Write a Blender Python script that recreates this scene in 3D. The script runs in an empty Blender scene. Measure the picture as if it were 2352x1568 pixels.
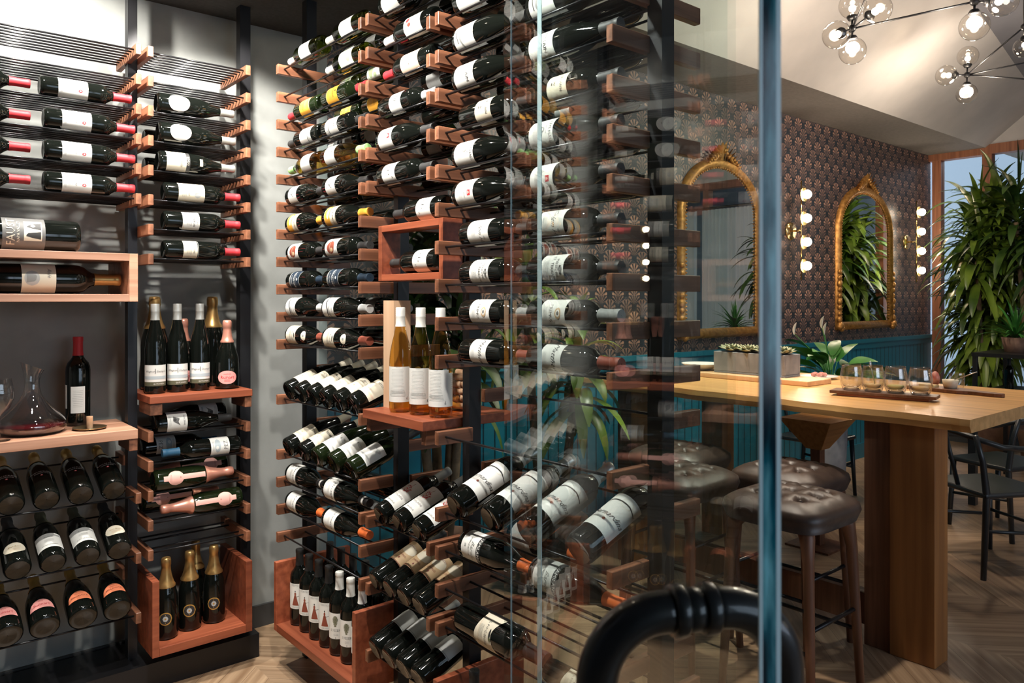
import bpy, math, random
from mathutils import Vector, Matrix
R_ = math.radians
rnd = random.Random(7)
S = bpy.context.scene
COL = S.collection
# ------------------------------------------------------------------ camera
EYE = 1.523
TH = R_(40.08)
SN, CS = math.sin(TH), math.cos(TH)
FPX = 1766.0
cam = bpy.data.cameras.new('camera')
cam.lens = FPX/2352*36; cam.sensor_width = 36; cam.shift_y = -98/2352
cam.clip_start = 0.02
cam.dof.use_dof = True; cam.dof.focus_distance = 2.8; cam.dof.aperture_fstop = 10
co = bpy.data.objects.new('camera', cam); COL.objects.link(co)
co.location = (0, 0, EYE); co.rotation_euler = (R_(90), 0, -TH)
S.camera = co
def P(px, py, z=None, Y=None, X=None, d=None):
    """a point of the place from where it shows and one known measure"""
    a = (px-1176)/FPX; b = (686-py)/FPX
    dx, dy = SN+a*CS, CS-a*SN
    if d is None:
        if z is not None: d = (z-EYE)/b
        elif Y is not None: d = Y/dy
        else: d = X/dx
    return Vector((dx*d, dy*d, EYE+b*d))
# ------------------------------------------------------------------ world, lights, exposure
S.view_settings.view_transform = 'Standard'; S.view_settings.look = 'None'
S.view_settings.gamma = 1; S.view_settings.use_curve_mapping = False
S.view_settings.exposure = 0.28
S.cycles.adaptive_threshold = .02; S.cycles.max_bounces = 8; S.cycles.transparent_max_bounces = 24
S.cycles.diffuse_bounces = 3; S.cycles.glossy_bounces = 5; S.cycles.transmission_bounces = 6
S.cycles.caustics_reflective = False; S.cycles.caustics_refractive = False
S.cycles.sample_clamp_indirect = 4
w = bpy.data.worlds.new('daylight'); S.world = w; w.use_nodes = True
bg = w.node_tree.nodes['Background']; bg.inputs[0].default_value = (.66, .78, .95, 1); bg.inputs[1].default_value = 3.0
def area(name, loc, tgt, sx, sy, power, col, spread=180):
    l = bpy.data.lights.new(name, 'AREA'); l.shape = 'RECTANGLE'; l.size = sx; l.size_y = sy; l.energy = power; l.color = col
    l.spread = R_(spread)
    o = bpy.data.objects.new(name, l); COL.objects.link(o); o.location = loc
    o.rotation_euler = (Vector(tgt)-Vector(loc)).to_track_quat('-Z', 'Y').to_euler(); return o
def spot(name, loc, tgt, power, col, ang=70, blend=.5, size=.03):
    l = bpy.data.lights.new(name, 'SPOT'); l.energy = power; l.color = col; l.spot_size = R_(ang); l.spot_blend = blend; l.shadow_soft_size = size
    o = bpy.data.objects.new(name, l); COL.objects.link(o); o.location = loc
    o.rotation_euler = (Vector(tgt)-Vector(loc)).to_track_quat('-Z', 'Y').to_euler(); return o
def point(name, loc, power, col, size=.04):
    l = bpy.data.lights.new(name, 'POINT'); l.energy = power; l.color = col; l.shadow_soft_size = size
    o = bpy.data.objects.new(name, l); COL.objects.link(o); o.location = loc; return o
WARM = (1, .86, .70); NEUT = (1, .95, .88); COOL = (.80, .90, 1)
for nm_, lc_, tg_, sx_, sy_ in (('window_portal', (9.05, -.25, 1.72), (0, -.25, 1.72), 7.4, 2.6), ('street_portal', (2.7, -4.25, 2.05), (2.7, 0, 2.05), 5.0, 2.3)):
    o_ = area(nm_, lc_, tg_, sx_, sy_, 1, (1, 1, 1)); o_.data.cycles.is_portal = True      # openings through which the sky's light enters
DOWNLIGHTS = [(.40, 2.85), (.62, 2.15), (.75, 1.50), (1.02, 2.75)]
spot('cellar_spot_a', (.40, 2.85, 2.74), (.42, 3.5, 2.0), 85, NEUT, 125, .35)
spot('cellar_spot_b', (.62, 2.15, 2.74), (1.35, 2.65, 1.5), 110, NEUT, 100, .6)
spot('cellar_spot_c', (.75, 1.50, 2.74), (1.40, 1.75, 1.3), 115, NEUT, 100, .6)
spot('cellar_spot_d', (1.02, 2.75, 2.74), (1.20, 3.5, 1.5), 90, NEUT, 100, .35)
BAR_FILL_SPOTS = [(3.6, 1.7), (3.6, 2.7), (5.2, 1.5), (6.6, 1.3), (2.75, 1.3), (2.9, 2.4), (4.9, .7)]  # unseen fill spots added to brighten the bar, its floor and stools
spot('curtain_fill_spot', (7.7, .4, 4.7), (8.75, .5, 1.7), 520, (1, .97, .93), 70, .7, .05)  # unseen lamp added to brighten the curtains that show in the mirror
for k, (x, y) in enumerate(BAR_FILL_SPOTS):
    spot('bar_fill_spot', (x, y, min(4.9, 3.09+.8*(2.94-y))-.09), (x+.1, y+.25, .9), 165, (1, .87, .72), 75, .7, .05)
# ------------------------------------------------------------------ materials
MATS = {}
def newmat(name):
    m = bpy.data.materials.new(name); m.use_nodes = True; MATS[name] = m
    return m, m.node_tree.nodes, m.node_tree.links, m.node_tree.nodes['Principled BSDF']
def plain(name, col, rough=.5, metal=0, coat=0, emit=None, es=0, spec=.5):
    if name in MATS: return MATS[name]
    m, n, l, b = newmat(name)
    b.inputs['Base Color'].default_value = (*col, 1); b.inputs['Roughness'].default_value = rough
    b.inputs['Metallic'].default_value = metal; b.inputs['Coat Weight'].default_value = coat
    b.inputs['Specular IOR Level'].default_value = spec
    if emit: b.inputs['Emission Color'].default_value = (*emit, 1); b.inputs['Emission Strength'].default_value = es
    return m
def noisy(name, c1, c2, scale=8, rough=.6, stretch=(1, 1, 1), bump=0.0, detail=4, metal=0, lo=.35, hi=.65):
    m, n, l, b = newmat(name)
    tc = n.new('ShaderNodeTexCoord'); mp = n.new('ShaderNodeMapping'); mp.inputs['Scale'].default_value = stretch
    nz = n.new('ShaderNodeTexNoise'); nz.inputs['Scale'].default_value = scale; nz.inputs['Detail'].default_value = detail
    cr = n.new('ShaderNodeValToRGB'); cr.color_ramp.elements[0].position = lo; cr.color_ramp.elements[1].position = hi
    cr.color_ramp.elements[0].color = (*c1, 1); cr.color_ramp.elements[1].color = (*c2, 1)
    l.new(tc.outputs['Object'], mp.inputs[0]); l.new(mp.outputs[0], nz.inputs['Vector']); l.new(nz.outputs['Fac'], cr.inputs[0]); l.new(cr.outputs[0], b.inputs['Base Color'])
    b.inputs['Roughness'].default_value = rough; b.inputs['Metallic'].default_value = metal
    if bump:
        bp = n.new('ShaderNodeBump'); bp.inputs['Strength'].default_value = bump; bp.inputs['Distance'].default_value = .01
        l.new(nz.outputs['Fac'], bp.inputs['Height']); l.new(bp.outputs[0], b.inputs['Normal'])
    return m
def wood(name, c1, c2, axis='X', rough=.42, s=1.0):
    st = {'X': (1.2*s, 26*s, 26*s), 'Y': (26*s, 1.2*s, 26*s), 'Z': (26*s, 26*s, 1.2*s)}[axis]
    m = noisy(name, c1, c2, 1.6, rough, st, .05, 5, lo=.3, hi=.7)
    n, l = m.node_tree.nodes, m.node_tree.links
    b = n['Principled BSDF']
    oi = n.new('ShaderNodeObjectInfo'); hs = n.new('ShaderNodeHueSaturation'); mr = n.new('ShaderNodeMapRange')
    mr.inputs['To Min'].default_value = .75; mr.inputs['To Max'].default_value = 1.2
    l.new(oi.outputs['Random'], mr.inputs[0]); l.new(mr.outputs[0], hs.inputs['Value'])
    cr = [x for x in n if x.type == 'VALTORGB'][0]
    l.new(cr.outputs[0], hs.inputs['Color']); l.new(hs.outputs[0], b.inputs['Base Color'])
    return m
def math_(n, l, op, a, b=None, c=None):
    x = n.new('ShaderNodeMath'); x.operation = op
    for i, v in enumerate((a, b, c)):
        if v is None: continue
        if isinstance(v, (int, float)): x.inputs[i].default_value = v
        else: l.new(v, x.inputs[i])
    return x.outputs[0]
def thin_glass(name, tint=(1, 1, 1), k=1.0, f0=.04, rough=0.0):
    m, n, l, b = newmat(name); n.remove(b)
    out = n['Material Output']; g = n.new('ShaderNodeNewGeometry')
    vm = n.new('ShaderNodeVectorMath'); vm.operation = 'DOT_PRODUCT'
    l.new(g.outputs['Incoming'], vm.inputs[0]); l.new(g.outputs['Normal'], vm.inputs[1])
    c = math_(n, l, 'ABSOLUTE', vm.outputs['Value']); c = math_(n, l, 'SUBTRACT', 1.0, c); c = math_(n, l, 'POWER', c, 5.0)
    f = math_(n, l, 'MULTIPLY_ADD', c, (1-f0)*k, f0*k)
    t = n.new('ShaderNodeBsdfTransparent'); t.inputs[0].default_value = (*tint, 1)
    gl = n.new('ShaderNodeBsdfGlossy'); gl.inputs['Roughness'].default_value = rough
    mx = n.new('ShaderNodeMixShader'); l.new(f, mx.inputs[0]); l.new(t.outputs[0], mx.inputs[1]); l.new(gl.outputs[0], mx.inputs[2])
    l.new(mx.outputs[0], out.inputs['Surface']); return m
M = {}
M['walnut_x'] = wood('walnut_along_x', (.075, .027, .013), (.32, .130, .068), 'X')
M['walnut_y'] = wood('walnut_along_y', (.075, .027, .013), (.32, .130, .068), 'Y')
M['walnut_z'] = wood('walnut_along_z', (.22, .06, .03), (.42, .15, .075), 'Z')
M['shelfwood'] = wood('pale_walnut', (.38, .185, .11), (.60, .33, .22), 'X', .4)
M['redwood'] = wood('red_walnut', (.20, .048, .022), (.38, .105, .048), 'X', .4)
M['redwood_y'] = wood('red_walnut_y', (.20, .048, .022), (.38, .105, .048), 'Y', .4)
M['oak'] = wood('golden_oak', (.42, .21, .065), (.66, .38, .15), 'Y', .3, .6)
M['oakleg'] = wood('oak_leg', (.22, .085, .025), (.40, .17, .05), 'Z', .45, .6)
M['darkwood'] = wood('dark_stained_wood', (.10, .04, .02), (.20, .085, .045), 'Z', .45)
M['frame'] = wood('window_frame_wood', (.17, .06, .03), (.30, .12, .06), 'Z', .45)
M['pine'] = wood('pale_pine', (.62, .38, .22), (.80, .55, .36), 'Z', .55, .5)
M['maple'] = wood('maple_board', (.60, .36, .18), (.78, .52, .30), 'Y', .5, .5)
M['black'] = plain('black_steel', (.012, .012, .014), .38, .3)
M['rod'] = plain('black_rod', (.02, .02, .022), .28, .6)
M['plaster'] = noisy('grey_plaster', (.27, .28, .265), (.33, .34, .325), 6, .85, bump=.1)
M['cellarceil'] = noisy('dark_ceiling', (.035, .033, .03), (.05, .047, .043), 60, .9)
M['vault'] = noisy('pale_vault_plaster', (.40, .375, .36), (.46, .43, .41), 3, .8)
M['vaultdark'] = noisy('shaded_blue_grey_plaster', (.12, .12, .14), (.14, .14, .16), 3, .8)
M['soffit'] = noisy('brown_grey_soffit', (.13, .115, .105), (.16, .14, .13), 40, .8)
M['base'] = plain('dark_grey_baseboard', (.045, .045, .045), .5)
M['darkwall'] = plain('dark_wall', (.06, .065, .07), .7)
M['pane'] = thin_glass('clear_pane', (.955, .985, .98), .62)
M['sidepane'] = thin_glass('side_pane', (.93, .97, .97), .5)
M['glass'] = thin_glass('clear_glassware', (.97, .97, .965), 2.2, .07)
M['bulbglass'] = thin_glass('globe_glass', (.95, .93, .9), 1.3, .05)
M['wineglass_red'] = plain('red_wine', (.06, .004, .006), .1, 0, .5)
M['amber'] = thin_glass('amber_wine_glass', (.86, .68, .30), 1.4, .05)
M['green_clear'] = thin_glass('green_bottle_glass', (.42, .50, .12), 1.6, .05)
M['bottleblack'] = plain('black_glass', (.004, .005, .004), .06, 0, 0, spec=.5)
M['bottlegreen'] = plain('dark_green_glass', (.007, .012, .004), .07, 0, 0, spec=.5)
M['steelcup'] = plain('brushed_steel', (.6, .6, .58), .3, 1)
M['gold'] = noisy('gilt', (.34, .15, .035), (.60, .30, .08), 30, .42, metal=.6, bump=.3)
M['brass'] = plain('brass', (.75, .55, .25), .25, 1)
M['mirror'] = plain('mirror_glass', (.9, .92, .92), .01, 1)
M['bulb'] = plain('lit_bulb', (1, .9, .75), .4, emit=(1, .83, .62), es=90)
M['bulbcore'] = plain('lit_bulb_core', (1, .9, .75), .4, emit=(1, .86, .66), es=22)
M['leather'] = noisy('dark_brown_leather', (.040, .026, .020), (.085, .055, .042), 12, .42, bump=.15)
M['leaf'] = noisy('dracaena_leaf', (.018, .06, .006), (.17, .25, .03), 4, .33)
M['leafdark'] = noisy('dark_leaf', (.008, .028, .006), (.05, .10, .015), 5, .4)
M['leafbright'] = noisy('peace_lily_leaf', (.02, .12, .02), (.08, .28, .05), 5, .4)
M['succ'] = noisy('succulent_leaf', (.16, .20, .10), (.40, .38, .24), 20, .5)
M['spathe'] = plain('white_spathe', (.85, .82, .72), .5)
M['trunk'] = noisy('cane_bark', (.10, .07, .04), (.20, .14, .08), 20, .8)
M['concrete'] = noisy('grey_concrete', (.20, .21, .23), (.28, .29, .31), 14, .8)
M['terracotta'] = noisy('brown_clay', (.18, .10, .07), (.26, .16, .11), 14, .8)
M['white'] = plain('white_ceramic', (.82, .80, .76), .25)
M['curtain'] = plain('white_sheer_curtain', (.80, .83, .86), .8)
_n, _l = M['curtain'].node_tree.nodes, M['curtain'].node_tree.links
_t = _n.new('ShaderNodeBsdfTranslucent'); _t.inputs[0].default_value = (.8, .84, .88, 1); _x = _n.new('ShaderNodeMixShader'); _x.inputs[0].default_value = .5
_l.new(_n['Principled BSDF'].outputs[0], _x.inputs[1]); _l.new(_t.outputs[0], _x.inputs[2]); _l.new(_x.outputs[0], _n['Material Output'].inputs['Surface'])
M['cork'] = noisy('cork', (.50, .28, .15), (.70, .45, .28), 40, .8)
M['meat'] = noisy('cured_meat', (.45, .10, .08), (.75, .38, .30), 30, .5)
M['cheese'] = plain('pale_cheese', (.80, .66, .35), .5)
M['edge'] = None
# teal edge of the thick plate glass with the light caught inside painted on as uneven bands
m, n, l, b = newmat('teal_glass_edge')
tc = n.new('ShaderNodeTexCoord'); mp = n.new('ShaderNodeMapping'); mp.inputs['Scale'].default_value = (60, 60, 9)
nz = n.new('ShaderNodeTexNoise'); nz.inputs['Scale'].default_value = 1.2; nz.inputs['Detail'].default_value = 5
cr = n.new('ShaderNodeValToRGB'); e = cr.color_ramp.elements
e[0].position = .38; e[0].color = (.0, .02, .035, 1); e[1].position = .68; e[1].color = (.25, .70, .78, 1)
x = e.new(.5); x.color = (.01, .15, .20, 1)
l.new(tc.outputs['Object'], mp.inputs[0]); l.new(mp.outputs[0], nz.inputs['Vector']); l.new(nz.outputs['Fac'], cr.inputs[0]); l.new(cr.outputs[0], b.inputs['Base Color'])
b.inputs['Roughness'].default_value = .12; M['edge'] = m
M['edgepale'] = plain('pale_blue_glass_edge', (.70, .93, .98), .2)
# floor: oak chevron
def floor_material():
    m, n, l, b = newmat('oak_chevron_floor')
    tc = n.new('ShaderNodeTexCoord'); sp = n.new('ShaderNodeSeparateXYZ'); l.new(tc.outputs['Object'], sp.inputs[0])
    W = .62; x, y = sp.outputs[0], sp.outputs[1]
    tri = math_(n, l, 'PINGPONG', x, W)
    v = math_(n, l, 'ADD', y, tri)
    q = math_(n, l, 'DIVIDE', v, .13)
    idx = math_(n, l, 'FLOOR', q); fr = math_(n, l, 'FRACT', q)
    cx = math_(n, l, 'FLOOR', math_(n, l, 'DIVIDE', x, W))
    cmb = n.new('ShaderNodeCombineXYZ'); l.new(idx, cmb.inputs[0]); l.new(cx, cmb.inputs[1])
    wn = n.new('ShaderNodeTexWhiteNoise'); l.new(cmb.outputs[0], wn.inputs[0])
    # grain across v, long along the board
    g = n.new('ShaderNodeCombineXYZ'); l.new(math_(n, l, 'MULTIPLY', v, 30), g.inputs[0]); l.new(math_(n, l, 'MULTIPLY', x, 1.6), g.inputs[1]); l.new(math_(n, l, 'MULTIPLY', wn.outputs[0], 30), g.inputs[2])
    nz = n.new('ShaderNodeTexNoise'); nz.inputs['Scale'].default_value = 1; nz.inputs['Detail'].default_value = 5; l.new(g.outputs[0], nz.inputs['Vector'])
    cr = n.new('ShaderNodeValToRGB'); cr.color_ramp.elements[0].position = .3; cr.color_ramp.elements[0].color = (.27, .165, .092, 1)
    cr.color_ramp.elements[1].position = .7; cr.color_ramp.elements[1].color = (.50, .345, .215, 1); l.new(nz.outputs['Fac'], cr.inputs[0])
    hs = n.new('ShaderNodeHueSaturation'); mr = n.new('ShaderNodeMapRange'); mr.inputs['To Min'].default_value = .8; mr.inputs['To Max'].default_value = 1.15
    l.new(wn.outputs[0], mr.inputs[0]); l.new(mr.outputs[0], hs.inputs['Value']); l.new(cr.outputs[0], hs.inputs['Color'])
    seam = math_(n, l, 'LESS_THAN', fr, .018); mix = n.new('ShaderNodeMix'); mix.data_type = 'RGBA'
    l.new(seam, mix.inputs[0]); l.new(hs.outputs[0], mix.inputs[6]); mix.inputs[7].default_value = (.08, .045, .025, 1)
    l.new(mix.outputs[2], b.inputs['Base Color']); b.inputs['Roughness'].default_value = .38
    return m
M['floor'] = floor_material()
# wallpaper: staggered palmette fans on charcoal
def wallpaper_material():
    m, n, l, b = newmat('palmette_wallpaper')
    tc = n.new('ShaderNodeTexCoord'); sp = n.new('ShaderNodeSeparateXYZ'); l.new(tc.outputs['Object'], sp.inputs[0])
    X, Z = sp.outputs[0], sp.outputs[2]; W, H = .165, .165
    def fan(dx, dz):
        u = math_(n, l, 'SUBTRACT', math_(n, l, 'FRACT', math_(n, l, 'DIVIDE', math_(n, l, 'ADD', X, dx), W)), .5)
        v = math_(n, l, 'FRACT', math_(n, l, 'DIVIDE', math_(n, l, 'ADD', Z, dz), H))
        au = math_(n, l, 'MULTIPLY', u, W); av = math_(n, l, 'MULTIPLY', math_(n, l, 'SUBTRACT', v, .34), H)
        r = math_(n, l, 'SQRT', math_(n, l, 'ADD', math_(n, l, 'MULTIPLY', au, au), math_(n, l, 'MULTIPLY', av, av)))
        a = math_(n, l, 'ARCTAN2', au, av)                               # 0 straight up
        pet = math_(n, l, 'ABSOLUTE', math_(n, l, 'SINE', math_(n, l, 'MULTIPLY', a, 5.0)))
        edge = math_(n, l, 'MULTIPLY_ADD', math_(n, l, 'ABSOLUTE', math_(n, l, 'COSINE', math_(n, l, 'MULTIPLY', a, 5.0))), .010, .050)
        inside = math_(n, l, 'LESS_THAN', r, edge)
        wide = math_(n, l, 'LESS_THAN', math_(n, l, 'ABSOLUTE', a), 1.75)
        ray = math_(n, l, 'LESS_THAN', pet, .74)
        f = math_(n, l, 'MULTIPLY', math_(n, l, 'MULTIPLY', inside, wide), math_(n, l, 'MULTIPLY', ray, math_(n, l, 'MULTIPLY_ADD', math_(n, l, 'DIVIDE', r, edge), .75, .25)))
        # stem strokes below the fan
        av2 = math_(n, l, 'MULTIPLY', math_(n, l, 'SUBTRACT', v, .02), H)
        r2 = math_(n, l, 'SQRT', math_(n, l, 'ADD', math_(n, l, 'MULTIPLY', au, au), math_(n, l, 'MULTIPLY', av2, av2)))
        a2 = math_(n, l, 'ARCTAN2', au, av2)
        st = math_(n, l, 'LESS_THAN', math_(n, l, 'ABSOLUTE', math_(n, l, 'SINE', math_(n, l, 'MULTIPLY', a2, 8.0))), .45)
        st = math_(n, l, 'MULTIPLY', st, math_(n, l, 'LESS_THAN', r2, .075)); st = math_(n, l, 'MULTIPLY', st, math_(n, l, 'LESS_THAN', math_(n, l, 'ABSOLUTE', a2), 1.2))
        return f, math_(n, l, 'MULTIPLY', st, .55), r
    f1, s1, r1 = fan(0, 0); f2, s2, r2 = fan(W/2, H/2)
    fac = math_(n, l, 'MAXIMUM', math_(n, l, 'MAXIMUM', f1, math_(n, l, 'MULTIPLY', f2, .55)), math_(n, l, 'MAXIMUM', s1, math_(n, l, 'MULTIPLY', s2, .8)))
    mix = n.new('ShaderNodeMix'); mix.data_type = 'RGBA'; l.new(fac, mix.inputs[0])
    mix.inputs[6].default_value = (.022, .027, .036, 1); mix.inputs[7].default_value = (.40, .225, .16, 1)
    l.new(mix.outputs[2], b.inputs['Base Color']); b.inputs['Roughness'].default_value = .42
    return m
M['paper'] = wallpaper_material()
def beadboard_material():
    m, n, l, b = newmat('teal_beadboard')
    tc = n.new('ShaderNodeTexCoord'); sp = n.new('ShaderNodeSeparateXYZ'); l.new(tc.outputs['Object'], sp.inputs[0])
    fr = math_(n, l, 'FRACT', math_(n, l, 'DIVIDE', sp.outputs[0], .085))
    g = math_(n, l, 'LESS_THAN', fr, .12)
    mix = n.new('ShaderNodeMix'); mix.data_type = 'RGBA'; l.new(g, mix.inputs[0])
    mix.inputs[6].default_value = (.010, .165, .245, 1); mix.inputs[7].default_value = (.005, .03, .045, 1)
    l.new(mix.outputs[2], b.inputs['Base Color']); b.inputs['Roughness'].default_value = .35
    return m
M['bead'] = beadboard_material()
M['teal'] = plain('teal_paint', (.010, .14, .205), .35)
# ------------------------------------------------------------------ mesh helpers
class MB:
    def __init__(s): s.v = []; s.f = []; s.m = []; s.mats = []; s.sm = []
    def mi(s, mat):
        if mat not in s.mats: s.mats.append(mat)
        return s.mats.index(mat)
    def add(s, vs, fs, mat, smooth=False):
        o = len(s.v); s.v += [tuple(p) for p in vs]; k = s.mi(mat)
        for f in fs: s.f.append(tuple(i+o for i in f)); s.m.append(k); s.sm.append(smooth)
        return s
    def box(s, x0, x1, y0, y1, z0, z1, mat):
        vs = [(x0, y0, z0), (x1, y0, z0), (x1, y1, z0), (x0, y1, z0), (x0, y0, z1), (x1, y0, z1), (x1, y1, z1), (x0, y1, z1)]
        return s.add(vs, [(0, 3, 2, 1), (4, 5, 6, 7), (0, 1, 5, 4), (1, 2, 6, 5), (2, 3, 7, 6), (3, 0, 4, 7)], mat)
    def obox(s, c, ax, half, mat):
        c = Vector(c); A = [Vector(a).normalized()*h for a, h in zip(ax, half)]
        vs = [c+sx*A[0]+sy*A[1]+sz*A[2] for sz in (-1, 1) for sx, sy in ((-1, -1), (1, -1), (1, 1), (-1, 1))]
        return s.add(vs, [(0, 3, 2, 1), (4, 5, 6, 7), (0, 1, 5, 4), (1, 2, 6, 5), (2, 3, 7, 6), (3, 0, 4, 7)], mat)
    def lathe(s, prof, mat, seg=28, T=None, cap=True):
        vs = []; fs = []
        T = T or Matrix.Identity(4)
        for r, z in prof:
            for k in range(seg):
                a = 2*math.pi*k/seg; vs.append(T @ Vector((r*math.cos(a), r*math.sin(a), z)))
        n = len(prof)
        for i in range(n-1):
            for k in range(seg): k2 = (k+1) % seg; fs.append((i*seg+k, i*seg+k2, (i+1)*seg+k2, (i+1)*seg+k))
        if cap:
            fs.append(tuple(range(seg-1, -1, -1))); fs.append(tuple((n-1)*seg+k for k in range(seg)))
        return s.add(vs, fs, mat, True)
    def tube(s, pts, rad, mat, seg=10, closed=False):
        pts = [Vector(p) for p in pts]; n = len(pts); vs = []; fs = []
        rr = rad if isinstance(rad, (list, tuple)) else [rad]*n
        up = None
        for i, p in enumerate(pts):
            if closed: t = pts[(i+1) % n]-pts[i-1]
            else: t = pts[min(i+1, n-1)]-pts[max(i-1, 0)]
            t.normalize()
            if up is None: up = Vector((0, 0, 1)) if abs(t.z) < .9 else Vector((1, 0, 0))
            a = t.cross(up).normalized(); b2 = a.cross(t).normalized(); up = b2
            for k in range(seg):
                an = 2*math.pi*k/seg; vs.append(p+rr[i]*(math.cos(an)*a+math.sin(an)*b2))
        for i in range(n if closed else n-1):
            j = (i+1) % n
            for k in range(seg): k2 = (k+1) % seg; fs.append((i*seg+k, i*seg+k2, j*seg+k2, j*seg+k))
        if not closed:
            fs.append(tuple(range(seg-1, -1, -1))); fs.append(tuple((n-1)*seg+k for k in range(seg)))
        return s.add(vs, fs, mat, True)
    def sphere(s, c, r, mat, seg=16, rings=10, sc=(1, 1, 1)):
        prof = [(r*math.sin(math.pi*i/rings)+1e-5, -r*math.cos(math.pi*i/rings)) for i in range(rings+1)]
        return s.lathe(prof, mat, seg, Matrix.Translation(c) @ Matrix.Diagonal((*sc, 1)), False)
    def mesh(s, name):
        me = bpy.data.meshes.new(name); me.from_pydata(s.v, [], s.f)
        for mt in s.mats: me.materials.append(mt)
        me.polygons.foreach_set('material_index', s.m); me.polygons.foreach_set('use_smooth', s.sm); me.update()
        return me
    def build(s, name, parent=None, bevel=0, mat4=None):
        o = bpy.data.objects.new(name, s.mesh(name)); COL.objects.link(o)
        if parent: o.parent = parent
        if mat4 is not None: o.matrix_local = mat4
        if bevel:
            b = o.modifiers.new('bevel', 'BEVEL'); b.width = bevel; b.segments = 2; b.limit_method = 'ANGLE'
        if any(s.sm):
            pass
        return o
LABELS = set()
def tag(o, label, cat, group=None):
    o['label'] = label; o['category'] = cat
    if group: o['group'] = group
    return o
def thing(name, label, cat, loc=(0, 0, 0), group=None, rz=0):
    o = bpy.data.objects.new(name, None); COL.objects.link(o); o.location = loc; o.rotation_euler = (0, 0, rz); o.empty_display_size = .05
    return tag(o, label, cat, group)
def struct(o): o['kind'] = 'structure'; return o
def link_copy(src, parent):
    c = src.copy(); COL.objects.link(c); c.parent = parent
    return c
def autosmooth(me, ang=40):
    # mark sharp edges so lathed shapes keep crisp rims
    import bmesh
    bm = bmesh.new(); bm.from_mesh(me)
    for e in bm.edges:
        if len(e.link_faces) == 2 and e.calc_face_angle(0) > R_(ang): e.smooth = False
    bm.to_mesh(me); bm.free()
# ------------------------------------------------------------------ the setting
WALLY = 3.5; CEIL = 2.79
def slab(name, x0, x1, y0, y1, z0, z1, mat): return struct(MB().box(x0, x1, y0, y1, z0, z1, mat).build(name))
slab('floor', -3, 12, -4.2, 3.7, -.1, 0, M['floor'])
slab('wall_back', -1.0, 1.75, WALLY, WALLY+.15, 0, 3.2, M['plaster'])
slab('wall_wallpaper', 1.75, 8.95, WALLY, WALLY+.15, 1.10, 3.2, M['paper'])
slab('wall_wainscot', 1.75, 8.95, WALLY-.005, WALLY+.15, 0, 1.10, M['bead'])
slab('trim_1', 1.75, 8.95, WALLY-.035, WALLY, 1.10, 1.135, M['teal'])
slab('trim_2', 1.75, 8.95, WALLY-.02, WALLY, 1.045, 1.10, M['teal'])
slab('baseboard_back', -.9, 1.75, WALLY-.015, WALLY, 0, .10, M['base'])
slab('baseboard_bar', 1.75, 8.9, WALLY-.022, WALLY-.005, 0, .14, M['teal'])
slab('wall_left', -1.0, -.9, 1.1, 3.5, 0, 3.2, M['plaster'])
slab('ceiling', -1.0, 2.4, 1.05, 3.5, CEIL, CEIL+.25, M['cellarceil'])
slab('wall_rear', -3, 12, -4.2, -4.0, 0, .9, M['darkwall'])
slab('wall_rear_upper', -3, 12, -4.2, -4.0, 3.2, 5.2, M['darkwall'])
slab('wall_rear_left', -3, .2, -4.2, -4.0, .9, 3.2, M['darkwall'])
slab('wall_rear_right', 5.2, 12, -4.2, -4.0, .9, 3.2, M['darkwall'])
t = struct(bpy.data.objects.new('window_4', None)); COL.objects.link(t); t.location = (2.7, -4.1, .9)
for k in range(5): MB().box(-2.5+1.22*k, -2.42+1.22*k, -.03, .03, 0, 2.3, M['black']).build('mullion', t)
for z_ in (0, 1.1, 2.24): MB().box(-2.5, 2.5, -.03, .03, z_, z_+.06, M['black']).build('transom', t)
slab('wall_street', -3, -2.8, -4, 3.6, 0, 5.2, M['darkwall'])
slab('ceiling_bar', -3, 12, -4.2, .2, 4.95, 5.1, M['vault'])
slab('ceiling_soffit', 2.4, 8.9, 2.94, WALLY, 3.09, 3.16, M['soffit'])
def vp(px, py, k=.8):       # point of the sloped vault seen at a pixel
    a = (px-1176)/FPX; b = (686-py)/FPX; dx, dy = SN+a*CS, CS-a*SN
    d = (3.09+k*2.94-EYE)/(b+k*dy); return Vector((dx*d, dy*d, EYE+b*d))
h0, h1 = vp(2348, 172), vp(2243, 19)
dr = (h1-h0)
hb = h0+dr*((3.09-h0.z)/dr.z); ht = h0+dr*((4.96-h0.z)/dr.z)
yt = 2.94-(4.96-3.09)/.8
vb = MB(); vb.add([(2.4, 2.94, 3.09), hb, ht, (2.4, yt, 4.96)], [(0, 1, 2, 3)], M['vault'])
vb.add([(2.4, 2.94, 3.14), hb+Vector((0, 0, .05)), ht+Vector((0, 0, .05)), (2.4, yt, 5.01)], [(3, 2, 1, 0)], M['vault'])
struct(vb.build('ceiling_vault'))
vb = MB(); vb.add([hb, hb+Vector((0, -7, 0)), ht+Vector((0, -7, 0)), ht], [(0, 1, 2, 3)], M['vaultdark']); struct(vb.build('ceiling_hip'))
slab('ceiling_ridge', 2.3, ht.x, .15, yt+.02, 4.96, 5.05, M['vault'])
slab('wall_fascia', 2.36, 2.40, .2, 3.5, CEIL+.25, 5.0, M['vault'])
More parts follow.
